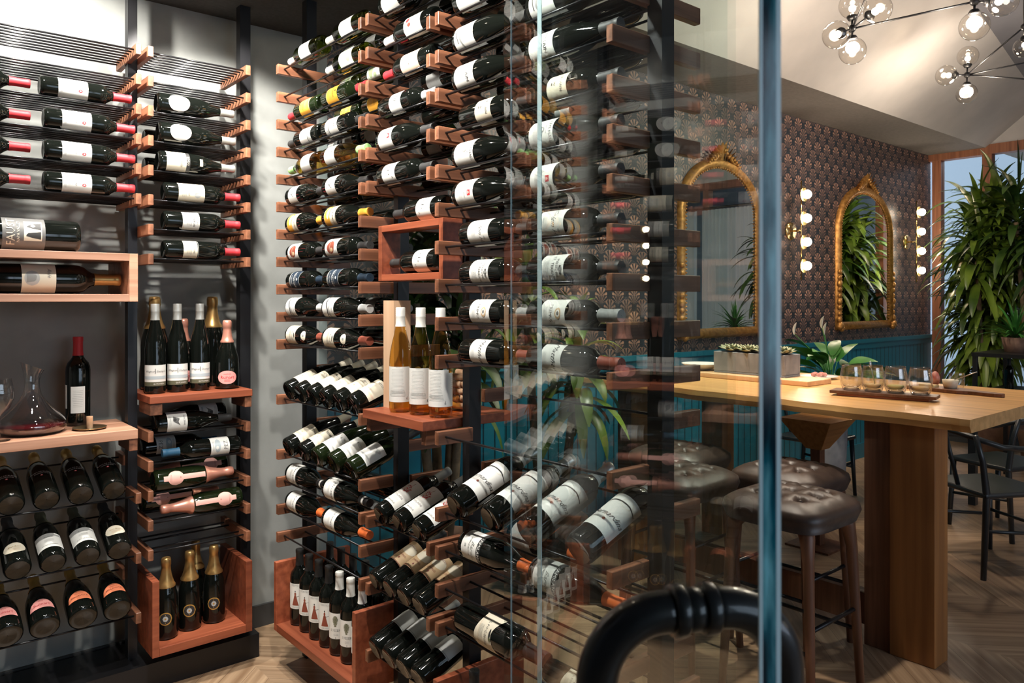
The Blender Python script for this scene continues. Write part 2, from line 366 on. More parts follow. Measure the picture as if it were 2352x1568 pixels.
# window wall at the far end: posts, header, sill, panes
posts_y = [3.42, 2.93, 2.20, 1.50, .55, -.45, -1.45, -2.45, -3.45]
t = struct(bpy.data.objects.new('window_1', None)); COL.objects.link(t); t.location = (8.9, 0, 0)
for y in posts_y: MB().box(0, .10, y-.045, y+.045, 0, 3.02, M['frame']).build('window_post', t)
MB().box(-.01, .11, -4, 3.5, 3.02, 3.12, M['frame']).build('header', t)
MB().box(-.02, .12, -4, 3.5, .34, .42, M['frame']).build('sill', t)
MB().box(.0, .10, -4, 3.5, 0, .34, M['darkwall']).build('apron', t)
for a, b2 in zip(posts_y[1:], posts_y[:-1]): MB().box(.045, .053, a+.045, b2-.045, .42, 3.02, M['pane']).build('pane', t)
slab('wall_gable', 8.9, 9.0, -4, 3.5, 3.12, 5.1, M['vault'])
# street side seen through the window wall: a pale building front
slab('wall_outside', 12.5, 12.7, -7, 9, -1, 3.7, plain('pale_facade', (.22, .245, .27), .8))
slab('floor_outside', 12, 12.5, -7, 9, -.1, 0, plain('grey_paving', (.3, .3, .3), .8))
# cellar glass: side pane behind the rack, fixed front pane, door
def pane_obj(name, x0, x1, y0, y1, z0, z1, mat): return struct(MB().box(x0, x1, y0, y1, z0, z1, mat).build(name))
pane_obj('window_2', 1.70, 1.71, 1.165, 3.49, .01, CEIL, M['sidepane'])
t = struct(bpy.data.objects.new('window_3', None)); COL.objects.link(t); t.location = (1.036, 1.14, 0)
MB().box(.0015, .674, 0, .012, .01, CEIL, M['pane']).build('pane', t)
MB().box(0, .0015, 0, .012, .01, CEIL, M['edgepale']).build('pane_edge', t)
nrm = Vector((.865, -.501, 0)).normalized(); dirv = Vector((.501, .865, 0)).normalized()
door = struct(bpy.data.objects.new('door_1', None)); COL.objects.link(door)
door.matrix_world = Matrix(((dirv.x, nrm.x, 0, nrm.x*.25), (dirv.y, nrm.y, 0, nrm.y*.25), (0, 0, 1, 0), (0, 0, 0, 1)))
MB().box(.4595, 1.4600, -.008, .0068, .012, 2.55, M['pane']).build('glass_leaf', door)
MB().box(.458, .4595, -.0058, .0036, .012, 2.55, M['edge']).build('glass_edge', door)
for a_, b_ in ((-.008, -.0058), (.0036, .0068)):
    MB().box(.458, .4595, a_, b_, .012, 2.55, M['edgepale']).build('polished_bevel', door)
MB().box(1.4601, 1.4612, .0048, .0068, .012, 2.55, M['edgepale']).build('hinge_side_edge', door)
hm = plain('blackened_handle', (.016, .017, .018), .34, .3, .4)
def handle(sgn):
    y0 = -.008 if sgn < 0 else .0068
    z1 = 1.274; r = .055; st = .072; pts = [(.582, y0+sgn*.001, z1), (.582, y0+sgn*(st-r), z1)]
    for k in range(1, 13):
        a = math.pi/2*k/12; pts.append((.582, y0+sgn*(st-r+r*math.sin(a)), z1-r+r*math.cos(a)))
    pts.append((.582, y0+sgn*st, .95))
    for k in range(0, 13):
        a = math.pi/2*k/12; pts.append((.582, y0+sgn*(st-r+r*math.cos(a)), .80-r*math.sin(a)+0))
    pts.append((.582, y0+sgn*.001, .80-r))
    o = MB().tube(pts, .0165, hm, 28).build('door_handle', door)
    for z in (z1, .80-r):
        T = Matrix.Translation((.582, y0, z)) @ Matrix.Rotation(R_(90)*(-sgn), 4, 'X')
        MB().lathe([(.0195, 0), (.0205, .002), (.0205, .009), (.0195, .011)], hm, 28, T).build('collar', o)
handle(-1); handle(1)
for z_ in (1.274, .745):
    MB().lathe([(.0172, -.012), (.0172, .014)], hm, 28, Matrix.Translation((.582, 0, z_)) @ Matrix.Rotation(R_(90), 4, 'X')).build('through_bolt', door)
for z in (.12, 2.3):
    MB().box(1.455, 1.50, -.012, .025, z, z+.07, M['black']).build('hinge', door)
# downlights
for k, (x, y) in enumerate(DOWNLIGHTS):
    t = thing('downlight', ['small recessed downlight closest to the left racks', 'small recessed downlight in the middle of the cellar aisle', 'small recessed downlight nearest the cellar door', 'small recessed downlight in the corner between the two racks'][k], 'light', (x, y, CEIL), 'cellar downlights')
    MB().lathe([(.045, -.006), (.05, -.004), (.05, 0)], M['black'], 24).build('trim_ring', t)
    MB().lathe([(.001, -.0065), (.03, -.0065)], M['bulb'], 20, cap=False).build('lens', t)
# ------------------------------------------------------------------ wine racks
PITCH = .1135; TOP = 2.49
def ztop(i): return TOP-PITCH*i
def zrod(i): return ztop(i)-.018
RR = .0036
BR = {}
def bracket_mesh(axis, length):
    k = (axis, round(length, 3))
    if k not in BR:
        if axis == 'X': b = MB().box(0, length, -.010, .010, -.041, 0, M['walnut_x'])
        else: b = MB().box(-.010, .010, 0, length, -.041, 0, M['walnut_y'])
        BR[k] = b.mesh('bracket')
    return BR[k]
def rod_mesh(axis, length):
    k = ('rod', axis, round(length, 3))
    if k not in BR:
        e = (length, 0, 0) if axis == 'X' else (0, length, 0)
        BR[k] = MB().tube([(0, 0, 0), e], RR, M['rod'], 10).mesh('rod')
    return BR[k]
def child(name, me, parent, loc, bevel=0):
    o = bpy.data.objects.new(name, me); COL.objects.link(o); o.parent = parent; o.location = loc
    if bevel:
        b = o.modifiers.new('bevel', 'BEVEL'); b.width = bevel; b.segments = 1
    return o
CX = 1.30   # front plane of the centre rack, rods run along Y
CRODS = [.028, .083, .200, .255]
def centre_bay(name, label, y0, y1, full, slant, posts, frontonly=()):
    t = thing(name, label, 'wine rack', (CX, y0, 0))
    for y in posts:
        a, b2 = y if isinstance(y, tuple) else (y-.022, y+.022)
        MB().box(.13, .175, a-y0, b2-y0, 0, CEIL, M['black']).build('post', t)
    for i in full:
        for y in (0, y1-y0): child('bracket', bracket_mesh('X', .33), t, (0, y, ztop(i)), .0015)
        for r in CRODS: child('rod', rod_mesh('Y', y1-y0), t, (r, 0, zrod(i)))
    for i in slant:
        for y in (0, y1-y0):
            child('bracket', bracket_mesh('X', .13), t, (0, y, ztop(i)), .0015)
            child('bracket', bracket_mesh('X', .155), t, (.175, y, ztop(i-1)), .0015)
        child('rod', rod_mesh('Y', y1-y0), t, (.028, 0, zrod(i)))
        child('rod', rod_mesh('Y', y1-y0), t, (.262, 0, zrod(i-1)))
    for i in frontonly:
        for y in (0, y1-y0): child('bracket', bracket_mesh('X', .30), t, (0, y, ztop(i)), .0015)
        for r in (.028, .12, .2): child('rod', rod_mesh('Y', y1-y0), t, (r, 0, zrod(i)))
    return t
centre_bay('wine_rack', 'far bay of the centre wood and steel rack, against the grey wall', 2.36, 3.05, list(range(0, 11))+[15, 16], [12, 14], [3.07], [17])
centre_bay('wine_rack', 'narrow middle bay of the centre rack, with the open cube shelf', 1.94, 2.31, list(range(0, 6)), [15, 17, 19], [(1.9045, 1.939), (2.3205, 2.3495)])
centre_bay('wine_rack', 'nearest bay of the centre rack, beside the glass front', 1.20, 1.894, list(range(0, 11))+[15, 17], [12, 14], [1.175], [16])
LY = 3.14
def left_bay(label, x0, x1, rows8, rows4, slant, posts):
    t = thing('wine_rack', label, 'wine rack', (x0, LY, 0))
    for x in posts: MB().box(x[0]-x0, x[1]-x0, .15, .195, .10, CEIL, M['black']).build('post', t)
    for rows, rods in ((rows8, [.028+.036*k for k in range(8)]), (rows4, CRODS)):
        for i in rows:
            for x in (0, x1-x0): child('bracket', bracket_mesh('Y', .30), t, (x, 0, ztop(i)), .0015)
            for r in rods: child('rod', rod_mesh('X', x1-x0), t, (0, r, zrod(i)))
    for i in slant:
        for x in (0, x1-x0):
            child('bracket', bracket_mesh('Y', .15), t, (x, 0, ztop(i)), .0015)
            child('bracket', bracket_mesh('Y', .12), t, (x, .195, ztop(i-1)), .0015)
        child('rod', rod_mesh('X', x1-x0), t, (0, .028, zrod(i)))
        child('rod', rod_mesh('X', x1-x0), t, (0, .262, zrod(i-1)))
    return t
left_bay('wide left bay of the wall rack, with the decanter shelf', .10, .7935, range(0, 6), [], [15, 17, 19], [(.792, .8265)])
left_bay('narrow corner bay of the wall rack, with the sparkling wine shelf', .8368, 1.215, range(0, 8), [13, 14, 15, 16, 17], [], [(1.2375, 1.2825)])
# plinth and low panel under the left bays
tag(MB().box(-.85, 1.285, 3.20, 3.46, 0, .10, M['black']).build('plinth'), 'low black plinth on the floor under the left wall rack', 'plinth')
# shelves and boxes
def shelf(name, label, x0, x1, y0, y1, ztp, th, mat, cleats, cmat):
    t = thing(name, label, 'shelf', (x0, y0, ztp))
    MB().box(0, x1-x0, 0, y1-y0, -th, 0, mat).build('board', t, .002)
    for c in cleats: MB().box(c[0]-x0, c[1]-x0, c[2]-y0, c[3]-y0, -th-.045, -th, cmat).build('cleat', t, .002)
shelf('display_shelf', 'wooden shelf under the decanter in the wide left bay', -.1, .785, 3.115, 3.44, 1.034, .036, M['shelfwood'], [(.755, .785, 3.12, 3.28)], M['walnut_y'])
shelf('display_shelf', 'red wooden shelf carrying the upright sparkling bottles in the corner bay', .828, 1.225, 3.12, 3.44, 1.150, .028, M['redwood'], [(.83, .875, 3.125, 3.28), (1.195, 1.223, 3.125, 3.28)], M['walnut_y'])
shelf('display_shelf', 'red wooden shelf of the narrow centre bay, with three white wines', 1.285, 1.64, 1.945, 2.31, 1.152, .030, M['redwood_y'], [(1.30, 1.42, 1.95, 1.975), (1.30, 1.42, 2.285, 2.31)], M['walnut_x'])
def frame_box(name, label, axis, a0, a1, d0, d1, z0, z1, th, mat, top=True, back=None, th_side=None):
    """axis = direction along the front"""
    t = thing(name, label, 'box', ((a0, d0, z0) if axis == 'X' else (d0, a0, z0)))
    L, D, H = a1-a0, d1-d0, z1-z0; ts = th_side or th
    def bx(n_, p0, p1, q0, q1, r0, r1):
        if axis == 'X': MB().box(p0, p1, q0, q1, r0, r1, mat).build(n_, t, .0015)
        else: MB().box(q0, q1, p0, p1, r0, r1, mat).build(n_, t, .0015)
    bx('bottom_panel', ts, L-ts, 0, D, 0, th)
    if top: bx('top_panel', ts, L-ts, 0, D, H-th, H)
    bx('side_panel', 0, ts, 0, D, 0, H); bx('side_panel', L-ts, L, 0, D, 0, H)
    if back: bx('back_panel', ts, L-ts, D-.01, D-.002, th, H-(th if top else 0))
    return t
frame_box('display_box', 'long open wooden box holding a large bottle in the wide left bay', 'X', -.15, .785, 3.115, 3.44, 1.512, 1.692, .028, M['shelfwood'], th_side=.03)
frame_box('display_box', 'open wooden floor box with gold-necked bottles in the corner bay', 'X', .835, 1.222, 3.115, 3.42, .155, .445, .032, M['redwood'], top=False, th_side=.026)
frame_box('display_box', 'long red wooden floor box with upright bottles in the far bay', 'Y', 2.36, 3.046, 1.285, 1.62, .165, .445, .030, M['redwood_y'], top=False, th_side=.024)
frame_box('display_box', 'open wooden cube holding one bottle in the narrow centre bay', 'Y', 1.925, 2.31, 1.345, 1.42, 1.583, 1.771, .022, M['redwood_y'], back=None, th_side=.022)
frame_box('display_box', 'wooden floor box at the foot of the nearest bay', 'Y', 1.20, 1.89, 1.285, 1.62, .10, .40, .030, M['redwood_y'], top=False, th_side=.024)
# ------------------------------------------------------------------ lettering
_TC = {}
def text2d(s, size=1.0, shear=0.0):
    k = (s, shear)
    if k not in _TC:
        c = bpy.data.curves.new('t', 'FONT'); c.body = s; c.size = 1; c.align_x = 'CENTER'; c.align_y = 'CENTER'; c.resolution_u = 1; c.shear = shear
        o = bpy.data.objects.new('t', c); COL.objects.link(o); bpy.context.view_layer.update()
        dg = bpy.context.evaluated_depsgraph_get(); me = bpy.data.meshes.new_from_object(o.evaluated_get(dg))
        import bmesh
        bm = bmesh.new(); bm.from_mesh(me); bmesh.ops.triangulate(bm, faces=bm.faces[:])
        for _ in range(2):
            le = [e for e in bm.edges if abs(e.verts[0].co.x-e.verts[1].co.x) > .16]
            if le: bmesh.ops.subdivide_edges(bm, edges=le, cuts=1)
        bmesh.ops.triangulate(bm, faces=bm.faces[:]); bm.to_mesh(me); bm.free()
        _TC[k] = ([(v.co.x, v.co.y) for v in me.vertices], [tuple(p.vertices) for p in me.polygons])
        bpy.data.objects.remove(o); bpy.data.curves.remove(c); bpy.data.meshes.remove(me)
    v, f = _TC[k]
    return [(x*size, y*size) for x, y in v], f
INK = {}
def ink(name, col, rough=.6, metal=0):
    k = 'ink_'+name
    if k not in INK: INK[k] = plain(k, col, rough, metal)
    return INK[k]
CLR = dict(white=(.78, .78, .74), cream=(.74, .68, .54), tan=(.66, .50, .33), grey=(.27, .28, .27), dark=(.03, .03, .03), black=(.012, .012, .012), red=(.55, .03, .04), orange=(.85, .18, .04),
           yellow=(.85, .42, .05), pink=(.85, .36, .33), gold=(.62, .38, .10), brown=(.25, .06, .035), blue=(.03, .12, .22), navy=(.01, .025, .045), green=(.25, .55, .16), palegreen=(.42, .52, .30),
           silver=(.50, .50, .47), midgrey=(.13, .13, .125), olive=(.10, .10, .06), lime=(.38, .72, .25), bluegrey=(.45, .52, .55), sand=(.60, .42, .24), fern=(.10, .11, .05), coral=(.85, .25, .12), rose=(.80, .42, .36), palegrey=(.46, .47, .455), peach=(.72, .55, .42))
def C(k): return ink(k, CLR[k], .35 if k in ('gold', 'silver') else .55, .6 if k in ('gold', 'silver') else 0)
def ellipse(u, v, a, b, n=20): return [(u+a*math.cos(2*math.pi*i/n), v+b*math.sin(2*math.pi*i/n)) for i in range(n)]
def bend(Rd, off):
    def f(u, v): r = Rd(v)+off; a = u/max(r, .01); return (r*math.sin(a), -r*math.cos(a), v)
    return f
def flat_poly(mb, pts, mat, B, sub=6):
    # clip-free fill of a convex-ish outline by vertical strips so that it hugs the curve
    us = [p[0] for p in pts]; u0, u1 = min(us), max(us); n = max(2, int((u1-u0)/.004)+1)
    def span(u):
        ys = []
        for (xa, ya), (xb, yb) in zip(pts, pts[1:]+pts[:1]):
            if xa == xb: 
                if abs(u-xa) < 1e-9: ys += [ya, yb]
                continue
            if min(xa, xb)-1e-9 <= u <= max(xa, xb)+1e-9: ys.append(ya+(yb-ya)*(u-xa)/(xb-xa))
        return (min(ys), max(ys)) if ys else None
    cols = []
    for i in range(n+1):
        s_ = span(u0+(u1-u0)*i/n)
        if s_: cols.append((u0+(u1-u0)*i/n, *s_))
    vs = []; fs = []
    R4 = 5 if max(p[1] for p in pts)-min(p[1] for p in pts) > .015 else 2
    for u, a, b2 in cols: vs += [B(u, a+(b2-a)*q/R4) for q in range(R4+1)]
    for i in range(len(cols)-1):
        for q in range(R4): k4 = (R4+1)*i+q; fs.append((k4, k4+R4+1, k4+R4+2, k4+1))
    mb.add(vs, fs, mat, True)
# ------------------------------------------------------------------ bottles
PROF = {
 'bordeaux': ([(.001, .006), (.022, .003), (.031, .0), (.0362, .004), (.0378, .012), (.0380, .10), (.0382, .188), (.0368, .201), (.0320, .214), (.0235, .224), (.0172, .234), (.0150, .248), (.0145, .270), (.0143, .288)], .302, .2385, .0146),
 'burgundy': ([(.001, .006), (.024, .003), (.034, .0), (.0395, .004), (.0412, .012), (.0415, .09), (.0412, .145), (.0385, .165), (.0330, .187), (.0265, .207), (.0205, .226), (.0168, .243), (.0150, .262), (.0146, .282)], .300, .2435, .0148),
 'hock': ([(.001, .006), (.022, .003), (.031, .0), (.0355, .004), (.0370, .012), (.0372, .09), (.0368, .165), (.0340, .195), (.0285, .225), (.0215, .252), (.0170, .275), (.0150, .295), (.0146, .320)], .342, .280, .0148),
 'champagne': ([(.001, .006), (.024, .003), (.036, .0), (.0420, .005), (.0436, .014), (.0438, .09), (.0436, .150), (.0410, .172), (.0350, .195), (.0275, .217), (.0210, .238), (.0172, .258), (.0158, .275), (.0155, .292)], .312, .205, .0175),
 'flask': ([(.001, .006), (.026, .003), (.040, .0), (.0470, .005), (.0490, .014), (.0492, .07), (.0485, .105), (.0450, .135), (.0375, .162), (.0290, .185), (.0220, .206), (.0178, .226), (.0160, .245), (.0155, .262)], .288, .195, .0175),
}
def prof_r(kind):
    pr = PROF[kind][0]
    def f(z):
        for (r0, z0), (r1, z1) in zip(pr, pr[1:]):
            if z0 <= z <= z1 and z1 > z0: return r0+(r1-r0)*(z-z0)/(z1-z0)
        return pr[-1][0]
    return f
_BT = {}
def label_mesh(kind, lab, mi=0):
    z0, z1, hu, col = lab['z0'], lab['z1'], lab['w']/2, C(lab['col'])
    rf = prof_r(kind); mb = MB(); B0 = bend(rf, .0005)
    if lab.get('shape') == 'oval': flat_poly(mb, ellipse(0, (z0+z1)/2, hu, (z1-z0)/2, 32), col, B0)
    elif lab.get('shape') == 'half': flat_poly(mb, [(hu*math.cos(math.pi*i/16), z0+(z1-z0)*math.sin(math.pi*i/16)) for i in range(17)], col, B0)
    elif lab.get('shape') == 'wave': flat_poly(mb, [(-hu, z0)]+[(-hu+2*hu*i/16, z0+.006*math.sin(math.pi*i/8+.5)) for i in range(17)][1:]+[(hu-2*hu*i/16, z1-.008+.008*math.cos(2*math.pi*i/16)) for i in range(17)], col, B0)
    else:
        n = 18; vs = []; fs = []
        for i in range(n+1):
            u = -hu+2*hu*i/n
            for j in range(9): vs.append(B0(u, z0+(z1-z0)*j/8))
        for i in range(n):
            for j in range(8): a = i*9+j; fs.append((a, a+9, a+10, a+1))
        mb.add(vs, fs, col, True)
    off = .0006
    for d in lab.get('deco', []):
        off += .00012; B = bend(rf, off)
        if d[0] == 't':
            _, s, u, v, size, ck = d[:6]; sh = d[6] if len(d) > 6 else 0
            vv, ff = text2d(s, size, sh); off += .00015; B = bend(rf, off); mb.add([B(u+x, v+y) for x, y in vv], ff, C(ck))
        elif d[0] == 'r': _, u0, v0, u1, v1, ck = d; flat_poly(mb, [(u0, v0), (u1, v0), (u1, v1), (u0, v1)], C(ck), B)
        elif d[0] == 'e': _, u, v, a, b2, ck = d; flat_poly(mb, ellipse(u, v, a, b2), C(ck), B)
        elif d[0] == 'p': flat_poly(mb, d[1], C(d[2]), B)
        elif d[0] == 'lines':
            _, u, v, ww, nl, dv, ck = d
            rr2 = random.Random(nl)
            for q in range(nl):
                hw = ww/2*(.7+.3*rr2.random()); flat_poly(mb, [(u-hw, v-q*dv), (u+hw, v-q*dv), (u+hw, v-q*dv+.0007), (u-hw, v-q*dv+.0007)], C(ck), B)
        elif d[0] == 'grape':
            _, u, v, s = d; rr2 = random.Random(3)
            for q in range(34):
                a = rr2.random()*6.28; rr_ = rr2.random()**.5; flat_poly(mb, ellipse(u+math.cos(a)*rr_*s*.62, v+math.sin(a)*rr_*s, s*.13, s*.13, 8), C('red' if q % 3 else 'rose'), bend(rf, off+.00001*q))
            flat_poly(mb, [(u-.0008, v+s*.9), (u+.0008, v+s*.9), (u+.003, v+s*1.5), (u+.0015, v+s*1.5)], C('brown'), B)
        elif d[0] == 'fern':
            _, u, v, s = d
            for q in range(9):
                for sg in (-1, 1):
                    zz = v-s+2*s*q/9; ln = s*.62*math.sin(math.pi*(q+1.5)/11)
                    flat_poly(mb, [(u, zz), (u+sg*ln, zz+ln*.7), (u+sg*ln*.9, zz+ln*.7+.002), (u, zz+.0035)], C('fern'), bend(rf, off+.00001*q))
        elif d[0] == 'dress':
            _, u, v, s = d
            flat_poly(mb, [(u-s*.42, v-s), (u+s*.42, v-s), (u+s*.10, v+s*.25), (u-s*.10, v+s*.25)], C('brown'), B)
            flat_poly(mb, ellipse(u, v+s*.38, s*.13, s*.2), C('brown'), B); flat_poly(mb, ellipse(u, v+s*.68, s*.08, s*.11), C('dark'), B)
            flat_poly(mb, [(u, v-s*.02), (u+s*.6, v+s*.16), (u+s*.6, v+s*.18), (u, v+.0008)], C('dark'), B)
        elif d[0] == 'scrawl':
            _, u, v, s, ck = d; rr2 = random.Random(11)
            for q in range(7):
                uu = u-s+2*s*q/7; flat_poly(mb, [(uu, v-s*.5*rr2.random()), (uu+.0009, v-s*.5*rr2.random()), (uu+.005, v+s*.7*rr2.random()), (uu+.0035, v+s*.7*rr2.random())], C(ck), bend(rf, off+.00002*q))
    return mb.mesh('label')
SPEC = {}
def template(key):
    if key in _BT: return _BT[key]
    sp = SPEC[key]; kind = sp['kind']; pr, H, capz, capr = PROF[kind]
    glass = M[sp.get('glass', 'bottleblack')]; parts = []
    lip = [(.0155, .0), (.0155, .006), (.0135, .008), (.001, .008)]
    body = MB().lathe(pr+[(.0150, H-.014), (.0150, H-.003), (.0135, H-.001), (.001, H-.001)], glass, 32, cap=False)
    me = body.mesh('bottle_glass'); parts.append(('glass_body', me, None))
    if sp.get('glass') in ('amber', 'green_clear'):
        inner = [(max(r-.003, .001), z+.003) for r, z in pr if z < capz-.02]
        inner.append((.001, inner[-1][1])); 
    if sp.get('cap'):
        cm = {'foilgold': lambda: plain('gold_foil', (.55, .33, .12), .35, .8), 'pinkfoil': lambda: plain('pink_foil', (.75, .33, .24), .35, .5)}.get(sp['cap'], lambda: C(sp['cap']))()
        rf = prof_r(kind); z0 = sp.get('capz', capz)
        zs = [z0+(H-.016-z0)*i/6 for i in range(7)]
        cp = [(rf(z)+.0007, z) for z in zs]
        if kind in ('champagne', 'flask'):
            cp = [(rf(z)+.0012, z) for z in zs]+[(.0172, H-.030), (.0185, H-.026), (.0182, H-.008), (.016, H-.001), (.012, H+.002), (.001, H+.002)]
            cp = cp[:7]; cp = [(rf(z0)+.0018, z0), (rf(z0)+.0018, z0+.006)]+[c for c in cp[1:] if c[1] > z0+.007 and c[1] < H-.034]+[(.0168, H-.032), (.0188, H-.028), (.0186, H-.010), (.0165, H-.001), (.012, H+.0015), (.001, H+.0015)]
        else:
            cp += [(.0160, H-.014), (.0160, H-.002), (.0150, H+.0005), (.001, H+.0005)]
        if sp.get('ribs'):
            cp = [(rf(z0)+.0008, z0)]+[(.0157, z) for z in (z0+.01, H-.030)]
            for q in range(4): cp += [(.0163, H-.028+.006*q), (.0154, H-.0255+.006*q)]
            cp += [(.016, H-.003), (.015, H+.0005), (.001, H+.0005)]
        mb = MB().lathe(cp, cm, 28, cap=False); parts.append(('capsule', mb.mesh('capsule'), sp.get('caplabel')))
        if sp.get('ring'):
            mb = MB().lathe([(rf(sp['ring'])+.0009, sp['ring']), (rf(sp['ring']+.012)+.0009, sp['ring']+.012)], C('white'), 28, cap=False); parts.append(('neck_band', mb.mesh('neck_band'), None))
    if sp.get('label'): parts.append(('label', label_mesh(kind, sp['label']), None))
    if sp.get('neck'): parts.append(('neck_label', label_mesh(kind, sp['neck']), None))
    if sp.get('back'):
        me = label_mesh(kind, sp['back']); me.transform(Matrix.Rotation(R_(sp['back']['rot']), 4, 'Z')); parts.append(('back_label', me, None))
    for nme, me, _ in parts:
        if nme in ('glass_body', 'capsule'): autosmooth(me, 50)
    _BT[key] = parts; return parts
BOTTLES = []
def bottle(key, base, axis, face, label, group, scale=1.0, cat='bottle'):
    a = Vector(axis).normalized(); f = Vector(face); f = (f-a*f.dot(a)).normalized()
    y = -f; x = y.cross(a)
    root = bpy.data.objects.new('wine_bottle', None); COL.objects.link(root); root.empty_display_size = .05
    Mx = Matrix(((x.x, y.x, a.x, base[0]), (x.y, y.y, a.y, base[1]), (x.z, y.z, a.z, base[2]), (0, 0, 0, 1)))
    root.matrix_world = Mx @ Matrix.Scale(scale, 4)
    tag(root, label, cat, group)
    for nme, me, pl in template(key):
        o = bpy.data.objects.new(nme, me); COL.objects.link(o); o.parent = root
    BOTTLES.append(root); return root
